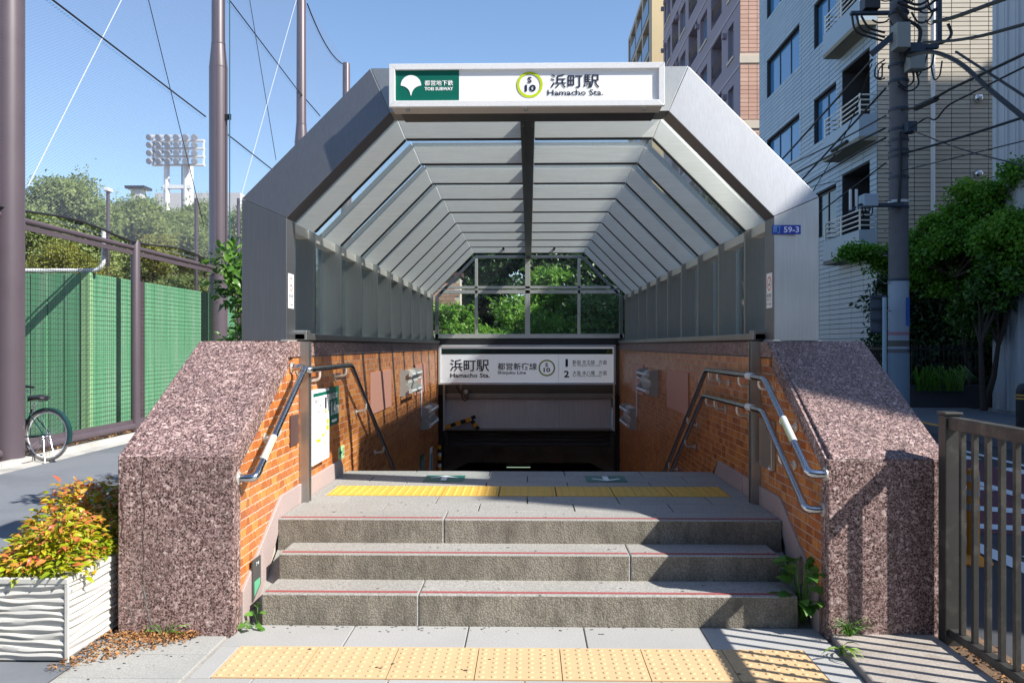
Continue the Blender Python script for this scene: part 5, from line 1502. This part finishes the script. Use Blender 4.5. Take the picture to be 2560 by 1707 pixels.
for a, b, c, d, kind, n in ops:
    if c < 8: continue
    if kind == 'w':
        window(ma, XM, a, b, c, d, n, plain("aluminium_window_frame", (.4, .38, .4), .5) if a == 39.2 and c < 9.2 else bpy.data.materials["aluminium_window_frame"], PANE, .26)
        MB().box(XM - .06, XM - .002, a - .1, b + .1, c - .14, c - .02).build("sill", CRM, ma)
        MB().box(XM - .2, XM - .002, b + .25, b + .5, d - .3, d - .05).build("vent_cowl", MAUB, ma)
    else:
        rl = MB()
        for q in range(6): rl.tube([(XM + .05, a, c + .5 + .1 * q), (XM + .05, b, c + .5 + .1 * q)], .02, 4)
        rl.build("balcony_railing", FRB, ma, kind="stuff")
        MB().box(XM + 1.0, XM + 1.08, a + .3, b - .3, c, d - .2).build("balcony_door", PANE, ma)
        if int(a + c) % 3 == 0: MB().box(XM + .3, XM + .9, a + .2, a + .9, c + .1, c + .7).build("air_conditioner", WHITEPLAST, ma, bevel=.03)
    if a == 39.2: MB().box(XM - .03, XM - .001, YM0, YM1, c - .9, c - .78).build("floor_band", plain("pale_mauve_band", (.42, .38, .43), .7) if "pale_mauve_band" not in bpy.data.materials else bpy.data.materials["pale_mauve_band"], ma)
MB().box(XM - .35, XM + .3, YM0 - .2, YM1 + .3, HM, HM + .5).build("cornice", CRM, ma)
MB().box(XM + 1.2, 20, YM0 + .05, YM1, 0, HM - .1).build("body", MAUB, ma)
MB().quad((XM, YM0, 0), (12.6, YM0, 0), (12.6, YM0, HM), (XM, YM0, HM)).build("end_wall", JOINT if False else plain("pale_joint", (.62, .5, .42), .8), ma)
for f_ in range(8):
    zb = 3.2 + 2.95 * f_
    MB().box(XM - .02, 12.6, YM0 - .05, YM0 - .001, zb - .75, zb - .42).build("end_band", CRM, ma)
clad(ma, 'y', YM0, XM, 12.6, 6.0, HM, .38, .19, .012, PNKB, [(XM, 12.6, 3.2 + 2.95 * f_ - .75, 3.2 + 2.95 * f_ - .42, 'w', 0) for f_ in range(8)], 0, "end_tile")

ta = thing("tan_apartments", "tan apartment tower with blue balcony screens at the far end of the street", "building", (9.5, 65, 0))
XT, YT0, YT1, HT = 9.6, 65.5, 81, 31.0
ops = []
for f_ in range(9):
    z = 4 + 3.0 * f_
    for y, w_ in ((67, 3.6), (71.2, 3.6), (75.4, 3.4), (79.2, 1.2)): ops.append((y, y + w_, z, z + 2.6, 'b' if w_ > 2 else 'w', 1))
TANB = plain("tan_render", (.6, .47, .27), .75, var=.05)
facade(ta, XT, YT0, YT1, 0, HT, ops, plain("grey_tan_render", (.4, .36, .3), .75))
BLS = plain("blue_balcony_glass", (.03, .08, .16), .15)
for a, b, c, d, kind, n in ops:
    if c < 15: continue
    if kind == 'b': MB().box(XT - .05, XT + .03, a, b, c, c + 1.25).build("balcony_screen", BLS, ta)
    else: window(ta, XT, a, b, c, d, n, FRB, PANE)
MB().box(XT, 20, YT0 - .02, YT0 + .2, 0, HT).build("end_wall", TANB, ta)
MB().box(XT + 1.2, 20, YT0 + .25, YT1, 0, HT - .1).build("body", TANB, ta)

cg = thing("ribbed_building", "pale ribbed metal clad building at the right edge of the street", "building", (10, 9, 0))
XC, YC0, YC1, HCg = 10.0, 1.02, 18.35, 11.46
RIBM = plain("pale_ribbed_metal", (.5, .52, .55), .5, var=.05, sc=1)
YST, HLO, HHI = 2.3, 10.55, 12.0      # lower annexe at the near end, taller hall beyond it
MB().box(XC + .06, 15.0, YC0 + .02, YST, 0, HLO - .03).build("annexe_body", RIBM, cg)
MB().box(XC + .06, 15.0, YST + .002, YC1, 0, HHI - .03).build("hall_body", RIBM, cg)
y = YC0
while y < YC1 - .3:
    MB().prism([(XC + .058, y), (XC + .03, y + .02), (XC + .03, y + .24), (XC, y + .27), (XC, y + .34), (XC + .03, y + .37), (XC + .058, y + .38)], 'z', 0.13, (HLO if y < YST - .2 else HHI) - .04).build("rib_panel", RIBM, cg); y += .4
MB().box(XC - .02, 15.05, YC0 - .02, YST - .003, HLO - .029, HLO).build("roof", RIBM, cg); MB().box(XC - .02, 15.05, YST, YC1 + .02, HHI - .029, HHI).build("roof", RIBM, cg)
MB().box(XC + .1, XC + 2.4, YC1 + .001, YC1 + .05, .1, HHI - .05).build("rear_wall", RIBM, cg)
ob = thing("office_block", "tall plain office block standing back behind the ribbed building", "building", (24, 12, 0))
MB().box(22, 40, 4, 17, 0, 21.8).build("wall", BW1, ob); MB().box(26, 27, 14, 16.9, 21.8, 22.5).build("roof_housing", BW1, ob)

# ------------------------------------------------------------------ utility pole and its cables
PXU, PYU = 7.45, 17.0
up = thing("utility_pole", "concrete utility pole tangled with cables on the far pavement", "utility pole", (PXU, PYU, .13))
CPOLE = plain("weathered_pole_concrete", (.16, .155, .165), .8, var=.2, sc=4, grain=.2)
BLUEG = plain("blue_grey_cover", (.2, .28, .36), .5, var=.08)
GBOX = plain("grey_equipment_box", (.3, .31, .29), .55, var=.1); DBLU = plain("dark_blue_steel", (.035, .055, .085), .5)
MB().lathe([(.2, 0), (.165, 9.5)], (PXU, PYU, .13), 22).build("shaft", CPOLE, up, smooth=True)
def zU(py, Y=PYU): return W(2238, py, Y).z
MB().lathe([(.206, zU(1100) * 0 + .14), (.204, zU(882))], (PXU, PYU, 0), 22).build("lower_cover", BLUEG, up, smooth=True)
for z0, z1, m in ((zU(872), zU(704), plain("faded_poster_white", (.36, .42, .5), .5)), (zU(838), zU(830), plain("faded_red_print", (.4, .2, .25), .6)), (zU(866), zU(851), plain("faded_brown_print", (.12, .11, .1), .6))):
    r_ = .198 if z1 - z0 > .5 else .1995
    MB().lathe([(r_, z0), (r_, z1)], (PXU, PYU, 0), 22).build("wrapped_advert", m, up, smooth=True)
MB().prism([(PXU + .06, PYU - .195), (PXU + .16, PYU - .135), (PXU + .165, PYU - .128), (PXU + .06, PYU - .19)], 'z', zU(815), zU(745)).build("advert_print", plain("blue_advert_print", (.05, .15, .5), .5), up)
for py in (275, 325, 378, 392, 505, 520, 700, 445, 352, 205, 165, 35): MB().lathe([(.197, zU(py) - .025), (.197, zU(py) + .025)], (PXU, PYU, 0), 18).build("strap", DBLU if py != 505 else WHITEPLAST, up, smooth=True)
def ubox(px0, py0, px1, py1, m, nm, Y=PYU - .25, d=.15):
    a, b = W(px0, py1, Y), W(px1, py0, Y); MB().box(a.x, b.x, Y - d, Y + d, a.z, b.z).build(nm, m, up, bevel=.015)
ubox(2234, 62, 2269, 125, GBOX, "equipment_box", PYU - .4); ubox(2267, 139, 2305, 178, GBOX, "equipment_box", PYU - .3); ubox(2155, -5, 2194, 28, BLACKM, "transformer")
ubox(2126, 29, 2222, 38, DBLU, "bracket_arm", d=.06); ubox(2240, 112, 2345, 124, DBLU, "bracket_arm", d=.06); ubox(2342, -20, 2353, 104, DBLU, "bracket_post", d=.05)
ubox(2268, 112, 2306, 136, DBLU, "splice_box"); ubox(2180, 508, 2258, 518, DBLU, "bracket_arm", d=.06); ubox(2153, 487, 2189, 518, plain("pale_blue_box", (.42, .5, .58), .4), "antenna_box"); ubox(2262, 306, 2287, 333, DBLU, "splice_case", d=.12)
for px in (2126, 2141): MB().tube([W(px, 525, PYU - .3), W(px, 474, PYU - .3)], .03, 8).build("antenna_rod", WHITEPLAST, up, smooth=True)
MB().tube([W(2122, 530, PYU - .3), W(2150, 512, PYU - .3), W(2180, 512, PYU - .3)], .03, 6).build("bracket_arm", DBLU, up)
MB().beam(W(2180, 135, PYU - .3), W(2245, 78, PYU - .3), .12, .12).build("bracket_arm", DBLU, up)
def cab(pts, r=.022, X=7.44, sm=True, m=BLACKM):
    P = [WX(x, y, X) for x, y in pts]
    if sm and len(P) > 2: P = fillet(P, 1.2, 5)
    MB().tube(P, r, 6).build("cable", m, up, smooth=True)
cab([(2335, 55), (2380, 46), (2560, -20), (2700, -75)], .035); cab([(2308, 107), (2420, 100), (2560, 62), (2700, 20)], .028)
cab([(2270, 140), (2326, 126), (2398, 152), (2470, 222), (2560, 294), (2700, 410)], .04); cab([(2390, 130), (2560, 240), (2700, 330)], .022)
cab([(2246, 276), (2290, 270)], .022); cab([(2337, 247), (2366, 228), (2560, 136), (2700, 70)], .024); cab([(2289, 271), (2341, 247)], .055)
cab([(2275, 320), (2320, 292), (2338, 304), (2366, 265), (2560, 168), (2700, 100)], .016); cab([(2253, 386), (2400, 345), (2560, 293), (2700, 250)], .022)
cab([(2256, 427), (2456, 378), (2700, 318)], .01); cab([(2285, 328), (2400, 374), (2560, 415), (2700, 450)], .012)
cab([(2214, 221), (2003, 452), (1850, 610)], .024); cab([(2180, 150), (1958, 396), (1820, 545)], .026); cab([(2214, 408), (2050, 530), (1900, 640)], .016)
cab([(2212, 321), (2110, 372), (1983, 436), (1850, 500)], .024); cab([(2214, 290), (2100, 352), (1960, 420), (1850, 475)], .018); cab([(2180, 160), (2120, 330), (2020, 500)], .012)
cab([(2214, 345), (2150, 378), (2100, 410), (2000, 470), (1850, 560)], .022); cab([(2118, 354), (2080, 378)], .045)
cab([(2110, 450), (2060, 460), (1900, 500)], .01)
def loop(pts, r=.022, Y=PYU - .25):
    MB().tube(fillet([W(x, y, Y) for x, y in pts], .6, 5), r, 6).build("cable_loop", BLACKM, up, smooth=True)
loop([(2130, 40), (2136, 82), (2212, 104)]); loop([(2141, 40), (2150, 76), (2212, 94)]); loop([(2153, 40), (2170, 72), (2212, 82)]); loop([(2244, 5), (2300, 32), (2352, -10)], .03); loop([(2250, -5), (2300, 20), (2340, -20)], .026)
loop([(2240, 20), (2262, 48), (2305, 70), (2296, 112)], .035); loop([(2290, 178), (2300, 215), (2270, 232), (2245, 215)], .018); loop([(2282, 178), (2286, 205), (2262, 222), (2245, 205)], .018); loop([(2298, 178), (2330, 170), (2335, 130)], .02)
loop([(2212, 150), (2188, 165), (2186, 195), (2205, 198), (2206, 160)], .016); loop([(2214, 158), (2196, 172), (2194, 202), (2212, 196)], .014); loop([(2370, 60), (2382, 88), (2360, 108), (2300, 118)], .03)
loop([(2155, 520), (2158, 543), (2180, 540), (2182, 520)], .012); loop([(2162, 520), (2168, 538), (2176, 520)], .012)
_r = random.Random(5)
for k in range(14):
    x, y = _r.uniform(2170, 2330), _r.uniform(-10, 190); w_, h_ = _r.uniform(15, 60), _r.uniform(8, 40)
    loop([(x, y), (x + w_ * .3, y + h_), (x + w_ * .8, y + h_ * .7), (x + w_, y - h_ * .3)], _r.uniform(.01, .02))
MB().tube([W(2250, 330, PYU - .22), W(2252, 420, PYU - .22), W(2247, 505, PYU - .22)], .03, 6).build("riser_cable", BLACKM, up, smooth=True)
for k in range(8): MB().tube([(PXU - .2, PYU - .12, zU(300) - .55 * k), (PXU - .36, PYU - .16, zU(300) - .55 * k)], .011, 6).build("step_bolt", STEELD, up)

rsn = thing("road_sign", "grey back of a ribbed road sign on a white post beside the utility pole", "sign", W(2208, 1000, 16.6))
a, b = W(2175, 832, 16.6), W(2213, 738, 16.6)
MB().box(a.x, b.x, 16.58, 16.6, a.z, b.z).build("sign_back", plain("dark_sign_back", (.1, .12, .15), .6), rsn, bevel=.005)
for k in range(4): z = a.z + .03 + (b.z - a.z - .06) * k / 3; MB().box(a.x + .01, b.x + .03, 16.53, 16.579, z - .02, z + .02).build("stiffener", DBLU, rsn)
MB().tube([(W(2209, 900, 16.52).x, 16.48, .13), (W(2209, 900, 16.52).x, 16.48, b.z - .05)], .042, 12).build("post", plain("pale_blue_post", (.4, .52, .6), .4), rsn, smooth=True)

# ------------------------------------------------------------------ corner garden across the street
lw = thing("garden_fence", "black bar fence on a low dark wall across the street", "fence", (9.4, 18.6, .13))
MB().box(8.4, 9.98, 18.6, 18.75, .1, .62).build("low_wall", plain("dark_low_wall", (.06, .06, .065), .85), lw); MB().box(8.4, 8.55, 18.751, 22.9, .1, .62).build("low_wall", bpy.data.materials["dark_low_wall"], lw)
MB().box(8.42, 9.98, 18.66, 18.7, 1.4, 1.44).build("rail", BLACKM, lw); MB().box(8.46, 8.5, 18.701, 22.9, 1.4, 1.44).build("rail", BLACKM, lw)
bb = MB().box(-.01, .01, -.01, .01, 0, .9).mesh("bar", BLACKM)
for k in range(15): put("bar", bb, lw, (8.48 + .1 * k, 18.68, .62))
for k in range(40): put("bar", bb, lw, (8.48, 18.8 + .1 * k, .62))
gt = [((2450, 560, 18.6), (.8, .7, .45)), ((2400, 600, 18.6), (.7, .7, .35)), ((2345, 630, 18.8), (.6, .5, .22)), ((2520, 600, 17.0), (.45, .6, .5)), ((2430, 480, 18.5), (.3, .3, .16)), ((2500, 500, 18.0), (.4, .4, .28)), ((2540, 440, 17.4), (.2, .3, .22)),
      ((2130, 632, 20.2), (.28, .3, .1)), ((2170, 640, 20.2), (.4, .3, .13)), ((2225, 655, 20.2), (.5, .4, .22)), ((2320, 680, 19.6), (.6, .6, .35)), ((2420, 700, 19.2), (.8, .7, .5)), ((2520, 690, 17.2), (.4, .6, .4)), ((2350, 560, 18.8), (.35, .3, .1)), ((2300, 600, 19.0), (.3, .3, .12))]
tree("ginkgo_tree", "ginkgo tree with fan leaf sprays in front of the tiled office", (10.3, 19.6, .13), 3.0, [((W(*c).x, c[2], W(*c).z), r_) for c, r_ in gt], LF_GINK, 420, 110, .085, .27, .05, cat="tree", seed=61, wid=.9)
for i, (px, y, z, r_, lab) in enumerate(((2310, 21.5, 2.3, (1.2, .7, 1.4), "dark evergreen bush right of the utility pole"), (2400, 21.0, 1.9, (1.2, .8, 1.6), "dark evergreen bush under the ginkgo tree"), (2500, 20.5, 2.6, (1.2, .7, 1.5), "dark evergreen bush beside the ribbed building"), (2330, 22.0, 3.2, (.9, .6, .8), "dark tall bush against the beige tiled end wall"))):
    x = W(px, 800, y).x
    shrub("evergreen_bush", lab, [((x, y, z), r_), ((x - .3, y - .2, z * .5), (r_[0], r_[1], r_[2] * .7))], LF_DARK, 150, 110, .12, .3, 70 + i, (x, y, 0), "bush", "evergreen bushes across the street")
shrub("broadleaf_tree", "leafy branch hanging at the right edge in front of the ribbed wall", [((W(2480, 760, 17.6).x, 17.6, 2.5), (.55, .5, .5)), ((W(2530, 700, 17).x, 17, 2.9), (.4, .5, .4)), ((W(2440, 800, 18.2).x, 18.2, 2.0), (.5, .4, .5))], LF_HEDGE, 60, 90, .11, .22, 80, (9.75, 17.9, .13), "tree")
gr = thing("ornamental_grass", "tuft of arching grass leaves over the low dark wall", "grass", (8.7, 18.4, .3))
mb = MB()
for k in range(90):
    x, y = random.uniform(8.5, 9.5), random.uniform(18.42, 18.58); a = random.uniform(-1, 1); h = random.uniform(.3, .6)
    p0, p1, p2 = Vector((x, y, .5)), Vector((x + a * .12, y - .08, .5 + h)), Vector((x + a * .35, y - .25, .45 + h * .6)); sd = Vector((.012, .006, 0))
    mb.add([p0 - sd, p0 + sd, p1 + sd, p1 - sd, p2], [(0, 1, 2, 3), (3, 2, 4)])
mb.build("blades", LF_GINK, gr, kind="stuff")
vm = thing("vending_machine", "pale blue drinks vending machine at the right edge of the photo", "vending machine", (9.55, 15.1, .13))
MB().box(9.17, 9.95, 14.6, 15.6, .16, 1.98).build("cabinet", plain("pale_blue_cabinet", (.4, .58, .72), .35), vm, bevel=.02)
MB().box(9.155, 9.169, 14.68, 15.55, 1.0, 1.88).build("display_window", GREYP, vm)
for z in (1.12, 1.4, 1.66):
    MB().box(9.14, 9.154, 14.7, 15.53, z - .03, z).build("shelf", WPRINT, vm)
    for k in range(7): MB().lathe([(.03, 0), (.03, .14), (.015, .18), (.015, .2)], (9.148, 14.78 + .11 * k, z), 8).build("bottle", (REDP, BLUEG, WPRINT, LIME)[k % 4], vm, smooth=True)
MB().box(9.155, 9.169, 14.8, 15.4, .35, .6).build("dispensing_slot", BLACKM, vm); MB().box(9.155, 9.169, 15.25, 15.5, .66, .92).build("coin_panel", GREYP, vm)
MB().box(9.25, 9.9, 14.65, 15.55, .131, .159).build("foot", BLACKM, vm)

# ------------------------------------------------------------------ weeds, debris, cracks
V1, F1 = leaf_arrays(np.zeros((1, 3)), np.array([[0, 1., 0]]), np.array([[0, 0, 1.]]), [1.0], .75, True, .15, .35)
WEED = mk_leaf("weed_leaf", [(.05, .16, .02), (.09, .24, .03), (.15, .33, .05)], .35, .45, 8)
wleaf = np_mesh("leaf", V1, F1, WEED)
def weed(label, base, n, spread, h, size, seed, group="weeds in the joints", mesh=None):
    t = thing("weed", label, "weed", base, group); rg = random.Random(seed); mb = MB(); b = Vector(base)
    for k in range(n):
        a = rg.uniform(0, 6.28); q = rg.uniform(.2, 1)
        p = b + Vector((math.cos(a) * spread[0] * q, math.sin(a) * spread[1] * q, h * rg.uniform(.15, 1)))
        ax = Vector((math.cos(a), math.sin(a) - .3, rg.uniform(-.2, .5))).normalized(); nn = (Vector((0, -.35, 1)) + Vector((rg.uniform(-.4, .4), rg.uniform(-.4, .4), 0))).normalized()
        s_ = ax.cross(nn).normalized(); nn = s_.cross(ax); sz = size * rg.uniform(.6, 1.2)
        o = put("leaf", mesh or wleaf, t)
        o.matrix_local = Matrix.Translation(p - b) @ Matrix(((s_.x, ax.x, nn.x, 0), (s_.y, ax.y, nn.y, 0), (s_.z, ax.z, nn.z, 0), (0, 0, 0, 1))) @ Matrix.Scale(sz, 4)
        mb.tube([b + Vector((rg.uniform(-.01, .01), 0, 0)), b.lerp(p, .6) + Vector((0, 0, .02)), p], .0018, 4)
    mb.build("stem", WEED, t)
weed("broad leaved weed growing beside the right end of the lowest step", (1.46, 4.5, .02), 46, (.09, .13), .33, .105, 1)
weed("small round leaved weed at the foot of the left granite pier", (-1.47, 4.40, 0), 6, (.04, .03), .04, .06, 2)
weed("small weed in the gutter left of the lowest step", (-1.46, 4.47, .0), 6, (.03, .03), .1, .05, 3)
gl = mk_leaf("grassy_weed_leaf", [(.1, .22, .02), (.2, .34, .04), (.3, .42, .08)], .35, .5, 8)
Vg, Fg = leaf_arrays(np.zeros((1, 3)), np.array([[0, 1., 0]]), np.array([[0, 0, 1.]]), [1.0], .16, True, .1, .7); gleaf = np_mesh("blade", Vg, Fg, gl)
weed("bright grassy weed in the joint of the right apron", (1.49, 4.02, .02), 12, (.02, .02), .05, .085, 4, mesh=gleaf)
weed("feathery weed at the foot of the right granite pier", (1.62, 4.26, .03), 36, (.12, .02), .09, .03, 5, mesh=gleaf)
weed("thin weed at the foot of the left granite pier", (-1.88, 4.265, 0), 14, (.14, .02), .07, .04, 6, mesh=gleaf)
def litter(name, label, n, fn, size, mat, kindlab):
    P = np.array([fn() for _ in range(n)]); A = unit(np.stack([RNG.normal(size=n), RNG.normal(size=n), RNG.normal(size=n) * .25], 1)); Nn = unit(np.stack([RNG.normal(size=n) * .5, RNG.normal(size=n) * .5, np.ones(n)], 1))
    V, F = leaf_arrays(P, A, Nn, size * (.5 + RNG.random(n)), .4, False, .3, .2)
    o = put(name, np_mesh(name, V, F, mat)); tag(o, label, kindlab, kind="stuff"); return o
def lit1():
    while True:
        x = random.uniform(-2.2, -1.72); t_ = random.random(); y = 4.28 - (t_ ** 1.8) * (.5 * max(0, (-1.72 - x) / .48) + .03)
        return (x + random.gauss(0, .02), y, .006 + .02 * random.random())
litter("dry_litter", "drift of dry brown leaves and needles between planter and left pier", 1100, lit1, .022, LF_DRY, "litter")
litter("dry_litter", "dry leaves caught under the bronze railing", 600, lambda: (random.gauss(2.18, .04), random.uniform(2.5, 4.15), .018 + .02 * random.random()), .03, LF_DRY, "litter")
litter("dry_litter", "dry leaves along the foot of the mesh fence", 500, lambda: (XP + random.uniform(-.3, .1), random.uniform(9, 15), .08 + .02 * random.random()), .07, LF_DRY, "litter")
spk = plain("black_spots", (.02, .02, .02), .8)
mb = MB()
for k in range(70):
    x, y = random.gauss(-.5, .75), 4.465 - abs(random.gauss(0, .05)) - .01
    r_ = random.uniform(.003, .012); n = 6; ph = random.random() * 6
    if -1.4 < x < 1.3: mb.add([(x + r_ * random.uniform(.5, 1.2) * math.cos(ph + i * math.pi / 3), y + .5 * r_ * math.sin(ph + i * math.pi / 3), .0016) for i in range(n)], [tuple(range(n))])
def blot(x, y, z, r_):
    ph = random.random() * 6; n = 8
    mb.add([(x + r_ * random.uniform(.5, 1.2) * math.cos(ph + i * math.pi / 4), y + .55 * r_ * random.uniform(.5, 1.2) * math.sin(ph + i * math.pi / 4), z) for i in range(n)], [tuple(range(n))])
for k in range(16): blot(random.uniform(-1.4, 1.3), random.uniform(3.76, 4.13), .0045, random.uniform(.004, .014))
for k in range(14): blot(random.uniform(-1.4, 1.4), random.uniform(5.06, 5.78), ZL + .0015, random.uniform(.006, .016))
for k in range(8): blot(random.uniform(-1.3, 1.3), random.uniform(4.54, 4.72), .1685, random.uniform(.006, .014)); blot(random.uniform(-1.3, 1.3), random.uniform(4.82, 4.98), .3135, random.uniform(.006, .014))
for k in range(18): blot(random.uniform(-2.1, -1.6), random.uniform(3.7, 4.2), .0005, random.uniform(.004, .012))
o = mb.build("dirt_specks", spk, None, kind="stuff"); tag(o, "dark specks of dirt on the paving along the lowest step", "dirt")
pier = next(o for o in COL.objects if o.name.startswith("granite_pier") and o.location.x < 0)
def crack(pts, w, m, nm="crack"):
    P = [W(0 + x / 2.583, 1100 + y / 2.583, 4.2885) for x, y in pts]; Q = []
    for a, b in zip(P[:-1], P[1:]):
        for k in range(4): Q.append(a.lerp(b, k / 4) + Vector((random.uniform(-.004, .004), 0, 0)))
    Q.append(P[-1]); mb = MB(); vs, fs = [], []
    for i, p in enumerate(Q):
        ww = w * random.uniform(.5, 1.3); vs += [p - Vector((ww, 0, 0)), p + Vector((ww, 0, 0))]
        if i: fs.append((2 * i - 2, 2 * i - 1, 2 * i + 1, 2 * i))
    mb.add(vs, fs); mb.build(nm, m, pier)
crack([(925, 130), (915, 300), (930, 480), (922, 620), (930, 780), (922, 920)], .002, BROWNP)
crack([(925, 940), (945, 1050), (955, 1120), (985, 1215)], .004, plain("grey_crack_filler", (.2, .2, .19), .8)); crack([(805, 1060), (840, 1090), (865, 1190)], .0025, bpy.data.materials["grey_crack_filler"])
crack([(795, 340), (785, 420), (800, 520), (780, 600), (805, 670)], .003, BROWNP)

# ------------------------------------------------------------------ unseen building and trees behind the viewer, added to cut ambient light and reflections
rb = thing("added_rear_building", "unseen grey building added behind the viewer to darken reflections", "building", (-10, -16, 0))
RBK = plain("dull_grey_brick", (.13, .13, .135), .8, var=.2, sc=1)
MB().box(-34, 9, -30, -16, 0, 15).build("wall", RBK, rb)
for f_ in range(4):
    for k in range(10):
        x = -32 + 4.1 * k; z = 1.2 + 3.4 * f_
        w_ = MB().box(x, x + 2.2, -15.999, -15.93, z, z + 1.7).build("window", ALU, rb); MB().box(x + .08, x + 2.12, -15.929, -15.915, z + .08, z + 1.62).build("pane", PANED, w_)
for i, x in enumerate((-15, -9.5, -4, 1.5, 6.5)):
    tree("added_rear_tree", ["leftmost", "second", "third", "fourth", "rightmost"][i] + " of the unseen trees added behind the viewer to darken reflections", (x, -9.5, 0), 2.6, [((x, -9.5, 4.6), (2.5, 2.0, 1.9)), ((x + .8, -9.3, 3.2), (2.2, 1.7, 1.3))], LF_DARK, 110, 60, .34, .7, .16, "unseen trees added behind the viewer", seed=90 + i)
